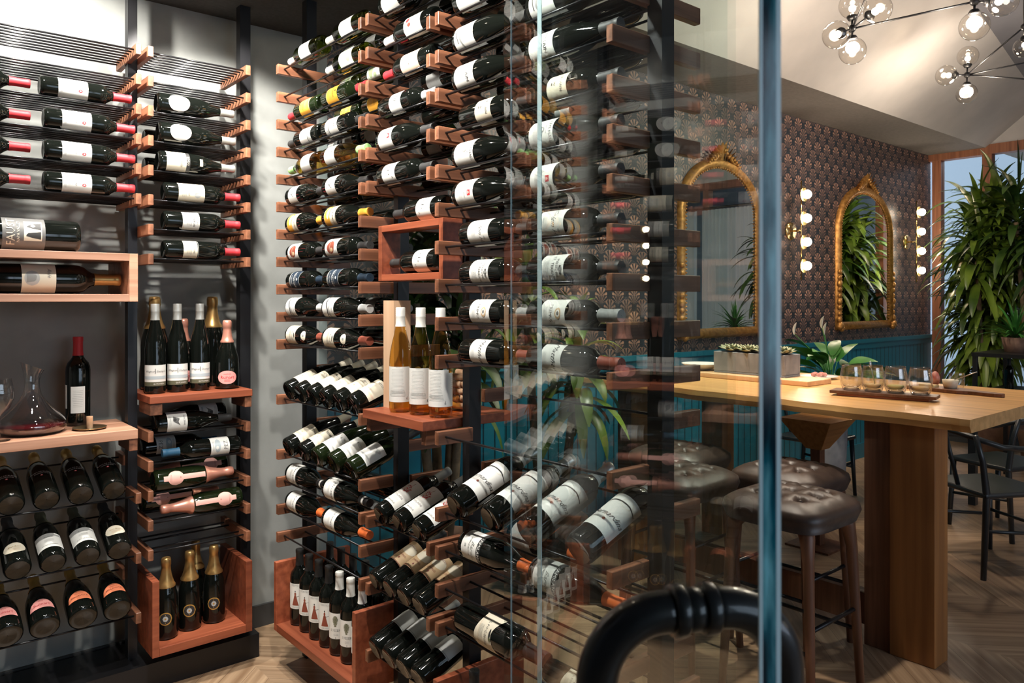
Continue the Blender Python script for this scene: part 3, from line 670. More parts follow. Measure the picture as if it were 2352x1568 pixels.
# --- label designs
def L(z0, z1, w, col, deco=(), shape=None): return dict(z0=z0, z1=z1, w=w, col=col, deco=list(deco), shape=shape)
fine = lambda v, n=4, w=.03, c='midgrey': ('lines', 0, v, w, n, .0035, c)
SPEC.update({
 'crest': dict(kind='bordeaux', cap='red', d='red-capped bottle with white crest label', label=L(.055, .150, .105, 'white', [('e', .012, .125, .006, .007, 'red'), ('e', .012, .125, .003, .004, 'white'), ('t', 'Chateau', -.008, .100, .013, 'midgrey', .4), fine(.088, 5), fine(.066, 2, .05)])),
 'oval': dict(kind='burgundy', cap='silver', d='silver-capped bottle with white oval label', label=L(.035, .115, .075, 'white', [('t', 'D', 0, .088, .016, 'midgrey', .3), fine(.070, 4, .03)], 'oval')),
 'rosso': dict(kind='burgundy', cap='silver', d='bottle with cream label and black band', neck=L(.150, .162, .03, 'cream'), label=L(.025, .112, .10, 'cream', [('r', -.05, .098, .05, .112, 'dark'), ('t', 'ROSSO', 0, .1045, .012, 'cream'), ('t', 'Veraldo', 0, .080, .016, 'midgrey', .4), ('e', .0, .055, .012, .008, 'palegrey'), fine(.045, 4)])),
 'estate': dict(kind='bordeaux', cap='red', d='red-capped bottle with engraved cream label', label=L(.050, .150, .10, 'cream', [('e', 0, .122, .026, .016, 'palegrey'), ('p', [(-.012, .112), (.012, .112), (.006, .132), (-.006, .132)], 'grey'), ('t', 'Grisier', 0, .090, .013, 'midgrey', .3), fine(.078, 5, .05)])),
 'baron': dict(kind='bordeaux', cap='red', d='red-capped bottle with square white label', label=L(.065, .130, .09, 'white', [('t', 'CHATEAU', 0, .120, .007, 'midgrey'), ('t', 'LE BARON', 0, .108, .011, 'dark'), fine(.098, 6, .05), ('r', -.04, .068, .04, .0688, 'gold')])),
 'creamlbl': dict(kind='bordeaux', cap='red', d='red-capped bottle with narrow cream label', label=L(.068, .122, .085, 'cream', [('t', 'MARTINE', 0, .108, .009, 'midgrey'), fine(.098, 6, .05), ('r', -.042, .124, .042, .126, 'grey')])),
 'faust': dict(kind='bordeaux', cap='black', d='big dark bottle with grey figure label', label=L(.075, .160, .12, 'midgrey', [('r', -.022, .082, .028, .118, 'cream'), ('p', [(-.018, .084), (.0, .084), (-.004, .112), (-.012, .114)], 'dark'), ('p', [(.004, .084), (.022, .084), (.018, .106), (.010, .114)], 'dark'), ('e', .014, .100, .004, .005, 'cream'), ('t', 'FAUST', 0, .143, .024, 'cream'), ('t', 'NAPA VALLEY', 0, .129, .0085, 'cream')])),
 'etching': dict(kind='bordeaux', cap='foilgold', capz=.238, d='big dark bottle with etched cream label', label=L(.070, .145, .11, 'cream', [('e', .008, .092, .020, .017, 'palegrey'), ('p', [(-.004, .080), (.020, .080), (.016, .100), (.0, .103)], 'grey'), ('t', 'Anie', -.006, .130, .014, 'midgrey', .4)])),
 'redcap_plain': dict(kind='bordeaux', cap='red', d='upright bottle with red capsule', label=L(.045, .135, .045, 'white', [('lines', 0, .12, .035, 10, .006, 'grey')]), back=dict(L(.060, .140, .03, 'white'), rot=-80)),
 'riesling': dict(kind='hock', cap='silver', ribs=1, d='tall slim bottle with silver cap', label=L(.030, .110, .10, 'white', [('r', -.05, .030, .05, .046, 'olive'), ('r', -.05, .056, .05, .068, 'bluegrey'), ('t', 'GUTSWEIN', .014, .038, .0085, 'white'), ('t', 'Wagner', -.020, .086, .011, 'midgrey', .15), ('t', 'Stempel', .022, .086, .011, 'midgrey', .15), ('r', -.0012, .078, .0012, .096, 'midgrey')])),
 'ruinart': dict(kind='flask', cap='pinkfoil', glass='bottleblack', d='squat black bottle with oval pink label', label=L(.022, .078, .082, 'pink', [('t', 'Ruinart', 0, .050, .019, 'red', .05), ('t', 'CHAMPAGNE', 0, .064, .005, 'red'), fine(.040, 3, .03, 'red')], 'oval')),
 'ruinart2': dict(kind='flask', cap='gold', glass='bottleblack', d='tilted black bottle with pink half-moon label', label=L(.052, .098, .085, 'pink', [('t', 'Ruinart', 0, .070, .018, 'red', .05), ('t', 'ROSE', 0, .086, .006, 'red')], 'half')),
 'bella': dict(kind='flask', cap='gold', glass='bottleblack', d='tilted black bottle with orange half-moon label', label=L(.052, .098, .085, 'coral', [('t', 'BELLAVISTA', 0, .070, .011, 'brown'), fine(.084, 2, .03, 'brown')], 'half')),
 'magchamp': dict(kind='champagne', cap='foilgold', capz=.205, d='tall champagne bottle with long pale gold foil'),
 'goldneck': dict(kind='champagne', cap='foilgold', capz=.200, d='gold-necked black bottle with round black badge', label=L(.060, .110, .050, 'gold', [('e', 0, .085, .021, .021, 'dark'), ('e', 0, .085, .0105, .0105, 'palegrey'), ('e', 0, .085, .004, .004, 'gold'), ('r', -.001, .068, .001, .072, 'gold'), ('r', -.001, .098, .001, .102, 'gold')], 'oval')),
 'blanc': dict(kind='champagne', cap='gold', capz=.215, d='tilted black champagne bottle with white arched lettering', label=L(.096, .1035, .008, 'red', [('t', 'CHAMPAGNE', 0, .112, .008, 'white'), ('t', 'BLANC DE BLANCS', 0, .122, .0085, 'white'), ('r', -.0012, .097, .0012, .1025, 'white')])),
 'creamoval': dict(kind='champagne', cap='dark', d='tilted dark bottle with cream oval label', label=L(.045, .100, .075, 'cream', [('t', 'Brut Rose', 0, .078, .010, 'gold', .3), fine(.068, 4, .04, 'sand')], 'oval')),
 'whitelbl': dict(kind='champagne', cap='olive', d='tilted dark bottle with large white label', label=L(.040, .120, .10, 'white', [('t', 'Reserve', 0, .100, .010, 'grey', .4), fine(.085, 4, .04, 'palegrey'), ('t', 'BLANC DE BLANCS', 0, .054, .006, 'midgrey')])),
 'savia': dict(kind='burgundy', cap='dark', d='bottle with bird-drawing white label', label=L(.040, .115, .10, 'white', [('t', 'SANCERRE', 0, .103, .009, 'midgrey'), ('p', [(-.018, .062), (.002, .060), (.020, .088), (.006, .080), (-.008, .086)], 'midgrey'), ('e', -.004, .068, .007, .006, 'dark'), fine(.052, 3, .05)])),
 'pez': dict(kind='bordeaux', cap='blue', d='blue-capped bottle with white seascape label', label=L(.050, .125, .11, 'white', [('t', 'PEZ', .0, .065, .022, 'midgrey'), ('e', 0, .098, .030, .012, 'bluegrey'), ('e', -.008, .100, .008, .006, 'white'), fine(.117, 2, .04)])),
 'chandon': dict(kind='champagne', cap='pinkfoil', capz=.195, glass='bottlegreen', d='pink-foiled bottle with pink strip label', label=L(.045, .105, .06, 'rose', [('t', 'M', 0, .092, .007, 'brown'), fine(.058, 2, .03, 'brown')], 'oval'), neck=L(.030, .19, .020, 'rose')),
 'white_pl': dict(kind='bordeaux', cap='white', glass='green_clear', d='white-capped bottle with plain white label', label=L(.060, .150, .105, 'white', [('t', 'E', 0, .13, .012, 'grey'), fine(.10, 4, .04, 'palegrey')])),
 'green_pl': dict(kind='bordeaux', cap='white', glass='green_clear', d='white-capped bottle with pale green label', label=L(.055, .150, .105, 'white', [('e', 0, .085, .030, .016, 'palegreen'), ('r', -.03, .066, .03, .068, 'palegreen'), ('e', .02, .115, .010, .012, 'palegreen')])),
 'orange_l': dict(kind='bordeaux', cap='red', glass='bottlegreen', d='bottle with orange label', label=L(.055, .140, .11, 'yellow', [('r', -.055, .055, .055, .058, 'sand'), ('r', -.055, .060, .055, .061, 'sand'), ('t', 'ZINFANDEL', 0, .110, .009, 'brown'), fine(.095, 5, .05, 'sand'), ('e', 0, .128, .004, .004, 'dark')])),
 'stripe': dict(kind='bordeaux', cap='dark', d='bottle with grey striped label', label=L(.045, .140, .11, 'white', [('r', -.055, .060, .055, .063, 'grey'), ('r', -.055, .068, .055, .076, 'grey'), ('r', -.055, .049, .055, .051, 'midgrey'), ('t', 'TORRE', 0, .115, .011, 'grey'), fine(.10, 3, .05, 'palegrey')])),
 'gold_w': dict(kind='burgundy', cap='lime', glass='amber', d='golden white wine bottle with green cap', label=L(.045, .125, .11, 'white', [('t', 'E.RODDA', 0, .075, .008, 'midgrey'), ('e', 0, .105, .0025, .004, 'midgrey'), fine(.06, 2, .02)])),
 'signat': dict(kind='burgundy', cap='dark', d='bottle with handwritten white label', label=L(.040, .115, .11, 'white', [('scrawl', 0, .085, .022, 'dark'), ('t', 'Sig', 0, .078, .022, 'dark', .6), ('r', -.006, .056, .006, .0575, 'dark'), ('r', .010, .050, .02, .0515, 'dark')])),
 'yellow_l': dict(kind='burgundy', cap='yellow', d='bottle with yellow and cream label', label=L(.030, .120, .12, 'cream', [('r', -.058, .032, .058, .075, 'yellow'), ('e', -.01, .06, .025, .010, 'cream'), ('t', 'Paul Lauteur', 0, .100, .015, 'dark', .1), ('r', -.058, .118, .058, .120, 'dark')])),
 'brownpic': dict(kind='bordeaux', cap='dark', d='bottle with brown painted-head label', label=L(.030, .125, .11, 'white', [('e', 0, .075, .026, .028, 'brown'), ('e', .010, .082, .008, .012, 'sand'), ('p', [(-.026, .060), (.0, .050), (.022, .058), (.012, .075), (-.018, .078)], 'brown'), ('r', -.02, .070, .022, .0712, 'cream'), ('lines', 0, .115, .06, 1, .003, 'midgrey')])),
 'darklbl': dict(kind='bordeaux', cap='navy', d='bottle with black label and white print', label=L(.045, .135, .115, 'navy', [('r', -.057, .045, .057, .0465, 'white'), ('r', -.057, .1335, .057, .135, 'white'), ('t', 'BENZIGER', 0, .088, .016, 'white'), ('t', 'SONOMA', 0, .068, .009, 'white'), ('t', 'CABERNET', 0, .054, .009, 'white'), ('e', 0, .118, .006, .005, 'white'), ('lines', 0, .105, .05, 2, .004, 'palegrey')])),
 'coast': dict(kind='burgundy', cap='palegrey', d='bottle with pale landscape label', label=L(.015, .105, .12, 'white', [('r', -.06, .060, .06, .075, 'palegrey'), ('p', [(-.05, .030), (-.02, .038), (.01, .055), (.05, .045), (.05, .048), (.01, .062), (-.02, .045), (-.05, .034)], 'dark'), ('t', 'COAST', 0, .090, .011, 'grey')])),
 'neckstick': dict(kind='burgundy', cap='brown', d='bottle with cream label and neck seal', label=L(.020, .105, .11, 'cream', [('p', [(-.012, .090), (.014, .092), (.006, .098), (-.006, .099)], 'dark'), ('t', 'VILLAGER', 0, .078, .010, 'midgrey'), fine(.065, 5, .05)]), neck=L(.155, .185, .040, 'cream', [('e', 0, .17, .006, .005, 'grey')], 'oval')),
 'ruled': dict(kind='burgundy', cap='cream', d='tilted dark bottle with cream label', label=L(.045, .130, .10, 'cream', [('t', 'PETERS', .02, .115, .011, 'midgrey'), ('r', -.05, .058, .05, .066, 'peach'), ('e', .0, .075, .003, .003, 'sand')])),
 'ruled_w': dict(kind='burgundy', cap='dark', glass='bottlegreen', d='tilted green bottle with white label', label=L(.045, .130, .10, 'white', [('t', 'II', .01, .110, .012, 'midgrey'), ('e', .026, .108, .012, .006, 'palegrey'), ('r', -.05, .058, .05, .064, 'palegrey')])),
 'sancerre': dict(kind='burgundy', cap='black', ring=.262, d='bottle with white lettered label and banded neck', label=L(.025, .110, .115, 'white', [('t', 'SANCERRE', 0, .088, .016, 'midgrey'), fine(.070, 4, .04, 'grey'), ('r', -.057, .107, .057, .110, 'grey')])),
 'orangecap': dict(kind='burgundy', cap='orange', d='bottle with white label and orange cap', label=L(.025, .110, .115, 'white', [('t', 'LA SPINETTA', 0, .085, .012, 'midgrey', .1), fine(.070, 4, .04, 'palegrey')])),
 'dress': dict(kind='bordeaux', cap='black', d='upright bottle with red dress label', label=L(.070, .172, .095, 'white', [('dress', -.002, .118, .034), ('t', 'VERMELL', 0, .165, .011, 'palegrey'), ('t', 'VERMELL', 0, .077, .009, 'palegrey')])),
 'fernb': dict(kind='bordeaux', cap='white', d='upright bottle with fern label', label=L(.065, .160, .095, 'white', [('fern', -.002, .130, .020), ('t', 'SUSSERI', 0, .097, .013, 'grey'), fine(.085, 3, .02, 'palegrey'), ('e', 0, .070, .002, .002, 'dark')])),
 'topw': dict(kind='burgundy', cap='dark', d='bottle with large white label', label=L(.030, .125, .12, 'white', [('t', 'Meo', 0, .095, .022, 'grey', .4), fine(.07, 4, .05, 'palegrey')])),
 'redbloom': dict(kind='bordeaux', cap='white', d='bottle with red flower label', label=L(.045, .140, .11, 'white', [('e', .0, .115, .018, .016, 'rose'), ('e', .008, .120, .009, .009, 'red'), ('e', -.01, .108, .007, .009, 'brown'), fine(.08, 5, .05, 'grey')])),
 'peachl': dict(kind='bordeaux', cap='red', d='bottle with peach label', label=L(.055, .155, .11, 'peach', [('t', 'ROCKPILE', 0, .105, .010, 'midgrey', .2), ('e', 0, .140, .002, .003, 'dark'), ('e', .01, .128, .022, .0016, 'sand'), fine(.09, 5, .05, 'sand')])),
 'emblem': dict(kind='bordeaux', cap='palegrey', d='bottle with white ring-emblem label', label=L(.080, .150, .11, 'white', [('e', 0, .118, .009, .009, 'dark'), ('e', 0, .118, .0065, .0065, 'white'), ('e', 0, .118, .003, .004, 'dark'), fine(.1, 2, .04, 'palegrey')])),
 'redsq': dict(kind='burgundy', cap='dark', d='bottle with red square on white label', label=L(.025, .110, .12, 'white', [('r', -.002, .083, .014, .097, 'red'), ('p', [(.0, .085), (.012, .085), (.006, .095)], 'rose'), ('t', 'Domaine', 0, .070, .010, 'grey', .3), fine(.058, 5, .05, 'palegrey')])),
 'arath': dict(kind='bordeaux', cap='dark', d='bottle with sparse slanted-stroke label', label=L(.045, .125, .115, 'white', [('t', 'A', .026, .105, .011, 'dark'), ('t', 'R', .014, .088, .011, 'dark', .3), ('r', -.001, .078, .001, .092, 'dark'), ('t', 'V', -.012, .088, .011, 'dark'), ('t', 'H', -.026, .105, .011, 'dark')])),
 'scene_l': dict(kind='burgundy', cap='dark', d='bottle with misty landscape label', label=L(.020, .110, .125, 'white', [('p', [(-.05, .040), (-.02, .052), (.02, .044), (.05, .056), (.05, .062), (.02, .052), (-.02, .060), (-.05, .048)], 'grey'), ('p', [(-.02, .030), (.03, .036), (.03, .040), (-.02, .034)], 'midgrey'), ('t', 'LIOCO', .0, .095, .011, 'grey')])),
 'oussa': dict(kind='burgundy', cap='dark', d='bottle with black-lettered white label', label=L(.020, .110, .125, 'white', [('t', 'JOUSSAIN', 0, .080, .016, 'dark'), fine(.05, 3, .04, 'palegrey')])),
 'crown': dict(kind='bordeaux', cap='dark', d='bottle with cream label and small emblem', label=L(.085, .155, .12, 'cream', [('t', 'CROWN', 0, .135, .012, 'midgrey'), ('t', 'W', 0, .112, .011, 'midgrey'), ('e', 0, .103, .005, .002, 'midgrey')])),
 'crest2': dict(kind='burgundy', cap='dark', d='bottle with grey-crested white label', label=L(.020, .110, .125, 'white', [('t', 'SALEM HALL', 0, .098, .0135, 'midgrey'), ('e', -.0, .070, .009, .010, 'grey'), ('e', -.0, .070, .005, .006, 'white'), ('t', 'Eroica', 0, .086, .008, 'midgrey', .4), fine(.052, 5, .05, 'palegrey')])),
 'script': dict(kind='bordeaux', cap='dark', d='bottle with script-lettered white label', label=L(.050, .145, .12, 'white', [('t', 'Colgin Hill', 0, .110, .020, 'midgrey', .5), ('e', .022, .125, .007, .004, 'palegrey'), fine(.085, 5, .04, 'palegrey')])),
 'indie': dict(kind='bordeaux', cap='dark', d='bottle with small castle label', label=L(.060, .145, .12, 'white', [('t', 'MISSIONS', 0, .120, .012, 'midgrey'), ('t', 'ST. TERRANI', 0, .105, .012, 'midgrey'), ('r', -.006, .130, .018, .137, 'midgrey'), ('r', .0, .126, .006, .140, 'grey'), fine(.090, 6, .05, 'grey')])),
 'primus': dict(kind='bordeaux', cap='grey', d='bottle with patterned-seal white label', label=L(.060, .150, .12, 'white', [('t', 'PRIMUS', 0, .098, .0145, 'midgrey'), ('e', .0, .125, .015, .011, 'sand'), ('e', .0, .125, .010, .007, 'white'), ('e', .0, .125, .006, .004, 'midgrey'), fine(.084, 4, .05, 'palegrey')])),
 'matth': dict(kind='bordeaux', cap='brown', d='bottle with large black script label', label=L(.060, .135, .12, 'white', [('t', 'Matthews', 0, .108, .023, 'dark', .6), fine(.080, 4, .04, 'palegrey')])),
 'grape': dict(kind='bordeaux', cap='grey', d='tilted bottle with red grape label', label=L(.040, .165, .075, 'white', [('grape', .0, .125, .020), ('t', 'TOLAINI', 0, .080, .011, 'midgrey'), fine(.070, 3, .03, 'palegrey'), ('t', 'ANGELA', 0, .050, .009, 'grey')])),
 'tansl': dict(kind='bordeaux', cap='dark', d='tilted bottle with tan label', label=L(.085, .186, .09, 'sand', [('e', .0, .150, .030, .020, 'cream'), ('t', 'BRUNELLO', 0, .165, .009, 'brown'), ('t', 'DIVINO', 0, .118, .011, 'brown'), ('e', 0, .104, .0035, .005, 'brown'), ('r', -.045, .086, .045, .088, 'brown')])),
 'greysl': dict(kind='burgundy', cap='grey', d='tilted dark bottle with plain grey label', label=L(.095, .165, .08, 'palegrey', [('r', -.04, .098, .04, .10, 'grey')])),
 'bernard': dict(kind='bordeaux', cap='silver', ring=.232, d='large tilted bottle with black swoosh script label', label=L(.050, .170, .10, 'white', [('e', .012, .15, .016, .014, 'cream'), ('e', .012, .15, .0150, .0130, 'white'), ('t', 'Bernardina', 0, .098, .020, 'dark', .6), ('p', [(-.045, .135), (-.02, .144), (.02, .146), (.045, .140), (.045, .142), (.02, .150), (-.02, .148), (-.045, .137)], 'dark'), ('e', 0, .080, .004, .004, 'brown')])),
 'damil': dict(kind='burgundy', cap='orange', d='orange-capped bottle with bold black band label', label=L(.025, .110, .12, 'white', [('r', -.06, .094, .06, .110, 'dark'), ('t', 'DAMILANO', 0, .102, .0155, 'white'), ('t', 'Barolo', .010, .075, .020, 'grey', .5), ('t', 'LECINQUEVIGNE', 0, .060, .0075, 'midgrey'), ('r', -.004, .040, .004, .046, 'palegrey')])),
 'poggio': dict(kind='bordeaux', cap='dark', d='large bottle with ornate cream shield label', label=L(.095, .165, .10, 'cream', [('r', -.046, .104, .046, .1048, 'sand'), ('t', 'IL POGGIONE', 0, .130, .010, 'midgrey'), ('e', .0, .145, .014, .003, 'dark'), ('e', .01, .147, .005, .004, 'fern'), fine(.118, 4, .04, 'grey')], 'wave')),
 'plainback': dict(kind='bordeaux', cap='dark', d='plain dark bottle'),
 'backlbl': dict(kind='burgundy', cap='grey', d='dark bottle with half-hidden pale label', label=L(.040, .120, .10, 'grey', [('lines', 0, .11, .07, 8, .008, 'midgrey')])),
 'whitewine': dict(kind='hock', cap='white', ribs=1, glass='amber', d='clear golden wine bottle', label=L(.035, .150, .085, 'white', [('lines', -.004, .14, .05, 18, .0045, 'palegrey'), ('lines', -.004, .070, .06, 5, .004, 'grey'), ('t', 'L', .030, .048, .012, 'dark', .4), ('t', 'MULLUS', 0, .148, .004, 'grey')]), back=dict(L(.035, .140, .060, 'white', [('lines', 0, .12, .04, 6, .006, 'palegrey')]), rot=105)),
})
SPEC['crest_tail'] = dict(SPEC['crest']); SPEC['crest_tail']['label'] = L(.055, .150, .105, 'white')
ORD = ['first', 'second', 'third', 'fourth', 'fifth', 'sixth', 'seventh', 'eighth', 'ninth', 'tenth', 'eleventh', 'twelfth', 'thirteenth', 'fourteenth', 'fifteenth', 'sixteenth', 'seventeenth', 'eighteenth', 'nineteenth', 'twentieth']
def restz(Rb, gap): return math.sqrt((Rb+RR)**2-(gap/2)**2)
def maxr(key): return max(r for r, z in PROF[SPEC[key]['kind']][0])
GB = 'bottles lying in the centre rack'; GL = 'bottles lying in the left wall rack'
def c_lie(key, i, base_y, neck, where, bay, back=False, scale=1, tilt=0):
    """lying bottle on row i of the centre rack; neck = +1 towards the wall, -1 towards the viewer's end"""
    Rb = maxr(key)*scale; x = CX+(.0555 if not back else .2275); z = zrod(i)+restz(Rb, .055)+.0014
    up = .25 if i < 6 else (.1 if i < 11 else .35)
    d = SPEC[key]['d']
    lab = f"{d}, {'behind, ' if back else ''}{where}, {ORD[i]} row, {bay}"
    bottle(key, (x, base_y, z), (0, neck, 0), (-1, -.25, up if not tilt else tilt), lab, GB, scale)
FB, NB, MBY = 'far centre bay', 'nearest bay', 'narrow bay'
pairs_c1 = {0: ('white_pl', 1, 1), 1: ('green_pl', 0, 1), 2: ('orange_l', 1, -1), 3: ('stripe', 1, -1), 4: ('gold_w', 1, -1), 5: ('signat', -1, -1), 6: ('yellow_l', -1, -1), 7: ('brownpic', -1, -1), 8: ('darklbl', -1, -1), 9: ('coast', -1, -1), 10: ('neckstick', -1, -1), 15: ('sancerre', -1, -1), 16: ('orangecap', -1, -1)}
for i, (k, a, b2) in pairs_c1.items():
    if a == 1: c_lie(k, i, 2.735, 1, 'far end', FB)
    elif a == -1: c_lie(k, i, 3.015, -1, 'far end', FB)
    if b2 == 1: c_lie(k, i, 2.395, 1, 'near end', FB)
    else: c_lie(k, i, 2.685 if a == -1 else 2.70, -1, 'near end', FB)
for i, k in {0: 'backlbl', 1: 'green_pl', 2: 'orange_l', 3: 'backlbl', 4: 'plainback', 5: 'plainback', 6: 'plainback', 7: 'plainback', 8: 'plainback', 9: 'backlbl', 10: 'plainback', 15: 'plainback', 16: 'backlbl'}.items():
    c_lie(k, i, 2.722, 1, 'far end', FB, True); c_lie(k, i, 2.70, -1, 'near end', FB, True)
for i, (k, nk, by) in {0: ('topw', -1, 2.27), 1: ('redbloom', 1, 1.965), 2: ('peachl', 1, 1.970), 3: ('emblem', -1, 2.275), 4: ('redsq', -1, 2.285), 5: ('arath', -1, 2.285)}.items():
    c_lie(k, i, by, nk, 'in front', MBY)
    c_lie('plainback' if i % 2 else 'backlbl', i, 2.27, -1, 'at the back', MBY, True)
for i, k in {1: 'topw', 2: 'scene_l', 3: 'oussa', 4: 'crown', 5: 'crest2', 6: 'redsq', 7: 'script', 8: 'indie', 9: 'primus', 10: 'matth'}.items():
    y0 = 1.845 if SPEC[k]['kind'] == 'burgundy' else 1.815
    c_lie(k, i, y0, -1, 'far end', NB); c_lie(k, i, 1.515, -1, 'near end', NB)
    if i < 7: c_lie('plainback' if i % 2 else 'backlbl', i, 1.85, -1, 'far end', NB, True); c_lie('plainback', i, 1.53, -1, 'near end', NB, True)
c_lie('damil', 15, 1.815, -1, 'far end', NB); c_lie('damil', 15, 1.505, -1, 'near end', NB)
c_lie('orangecap', 15, 1.80, -1, 'far end', NB, True)
c_lie('poggio', 17, 1.83, -1, 'far end', NB, False, 1.2); c_lie('poggio', 17, 1.46, 1 if False else -1, 'near end', NB, False, .8)
tl = R_(21.3)
def c_tilt(key, i, y, lab, scale=1):
    Rb = maxr(key)*scale; bx = CX+.028-.012
    ax = Vector((math.cos(tl), 0, math.sin(tl))); nz_ = Vector((-math.sin(tl), 0, math.cos(tl)))
    p = Vector((CX+.028, y, zrod(i)))+nz_*(Rb+RR+.0015)-ax*.012
    bottle(key, p, ax, (-.2, -.45, 1), lab, 'bottles tilted on the centre rack', scale)
for q in range(6): c_tilt('ruled', 12, 2.945-.107*q, f"tilted bottle with cream label, {ORD[q]} of six from the wall, above the other slanted row")
for q, y in enumerate([2.95, 2.81, 2.69, 2.56, 2.425]): c_tilt('ruled' if q < 2 else 'ruled_w', 14, y, f"tilted bottle with {'cream' if q < 2 else 'white'} label, {ORD[q]} of five from the wall, lower slanted row")
for q, y in enumerate([2.225, 2.11, 1.994]): c_tilt('grape', 15, y, f"tilted bottle with red grape label, {['farthest', 'middle', 'nearest'][q]} of three")
for q, y in enumerate([2.257, 2.169, 2.081, 1.993]): c_tilt('tansl', 17, y, f"tilted bottle with tan label, {ORD[q]} of four from the far side", 1.0)
for q, y in enumerate([2.254, 2.168, 2.082, 1.996]): c_tilt('greysl', 19, y, f"tilted dark bottle with grey label, {ORD[q]} of four near the floor")
for q, y in enumerate([1.80, 1.64, 1.485, 1.30]): c_tilt('bernard', 14, y, f"large tilted bottle with black swoosh label, {ORD[q]} of four from the far side", 1.12)
# cube, shelf and floor boxes of the centre rack
bottle('arath', (1.385, 1.955, 1.7712+.0385), (0, 1, 0), (-1, -.2, .3), 'bottle with sparse slanted-stroke label lying on top of the wooden cube', 'bottles with sparse stroke labels')
bottle('arath', (1.385, 1.975, 1.6055+.0385), (0, 1, 0), (-1, -.2, .3), 'bottle with sparse slanted-stroke label lying inside the wooden cube', 'bottles with sparse stroke labels')
for q, (x, y) in enumerate([(1.35, 2.175), (1.37, 2.085), (1.385, 1.995)]):
    bottle('whitewine', (x, y, 1.1523), (0, 0, 1), (-.70, -.72 if q < 2 else -.45, 0), f"clear golden wine bottle with white cap, {['left', 'middle', 'right'][q]} of three on shelf", 'golden wines on the shelf')
for q in range(7):
    k = 'dress' if q < 4 else 'fernb'
    bottle(k, (1.365, 2.975-.0865*q, .1956), (0, 0, 1), (-.75, -.65, 0), f"upright bottle with {'red dress' if q < 4 else 'fern'} label, {ORD[q]} from the wall in the floor box", 'upright bottles in the floor box')
for q in range(6):
    bottle('plainback', (1.50, 2.975-.10*q, .1956), (0, 0, 1), (-1, 0, 0), f"plain upright bottle in the floor box's back row, {ORD[q]} from the wall", 'back row in the floor box')
for q, y in enumerate([1.80, 1.68, 1.56, 1.44, 1.32]):
    bottle('plainback', (1.37, y, .1306), (0, 0, 1), (-1, 0, 0), f"plain upright dark bottle in the nearest floor box, {ORD[q]} from the far side", 'upright bottles in the nearest floor box')
# left wall rack, wide bay
def l_lie(key, i, base_x, neck, lab, back=False, scale=1, rods8=True):
    Rb = maxr(key)*scale; gap = .036 if rods8 else .055
    y = LY+((.046 if not back else .190) if rods8 else (.0555 if not back else .2275))
    z = zrod(i)+restz(Rb, gap)+.0014
    bottle(key, (base_x, y, z), (neck, 0, 0), (.0, -1, .12 if i < 8 else .3), lab, GL, scale)
for q, i in enumerate((2, 3, 4, 5)):
    l_lie('crest', i, .475 if i == 2 else .487, 1, f"red-capped bottle with crest label, {['top', 'second', 'third', 'lowest'][q]} of four in wide left bay, right side")
    l_lie('crest_tail', i, .145, 1, f"red-capped bottle at the left edge of the wide left bay, {['top', 'second', 'third', 'lowest'][q]} of four")
for q, (i, k, bx) in enumerate([(2, 'oval', .868), (3, 'oval', .874), (4, 'rosso', .872), (5, 'estate', .892), (6, 'baron', .892), (7, 'creamlbl', .892)]):
    l_lie(k, i, bx, 1, f"{SPEC[k]['d']}, {ORD[q]} from the top in the corner bay")
for q, i in enumerate((3, 4)): l_lie('plainback', i, .86, 1, f"plain dark bottle behind the {ORD[i-2]} bottle of the corner bay", True)
bottle('faust', (.605, 3.215, 1.6925+.0580), (-1, 0, 0), (0, -1, .15), 'big dark bottle with grey figure label lying on the long wooden box', 'large bottles in the wide left bay', 1.52)
bottle('etching', (.322, 3.215, 1.5405+.0540), (1, 0, 0), (0, -1, .25), 'big dark bottle with etched label lying inside the long wooden box', 'large bottles in the wide left bay', 1.40)
bottle('redcap_plain', (.632, 3.365, 1.0343), (0, 0, 1), (-.2, -1, 0), 'upright red-capsuled bottle standing behind the coaster on the decanter shelf', None, 1.13)
def l_tilt(key, i, x, lab, scale=1):
    Rb = maxr(key)*scale; ax = Vector((0, math.cos(tl), math.sin(tl))); nz_ = Vector((0, -math.sin(tl), math.cos(tl)))
    p = Vector((x, LY+.028, zrod(i)))+nz_*(Rb+RR+.0015)-ax*.012
    bottle(key, p, ax, (-.12, -1, 1), lab, 'bottles tilted in the wide left bay', scale)
for q, x in enumerate((.385, .492, .600, .708)): l_tilt('blanc', 15, x, f"tilted black champagne bottle, {ORD[q]} from the left in the upper slanted row")
for q, (x, k) in enumerate([(.305, 'whitelbl'), (.405, 'creamoval'), (.512, 'whitelbl'), (.622, 'whitelbl'), (.728, 'creamoval')]): l_tilt(k, 17, x, f"{SPEC[k]['d']}, {ORD[q]} from left in the middle slanted row")
for q, (x, k) in enumerate([(.375, 'ruinart2'), (.487, 'ruinart2'), (.607, 'bella'), (.722, 'bella')]): l_tilt(k, 19, x, f"{SPEC[k]['d']}, {ORD[q]} from left in the lowest slanted row")
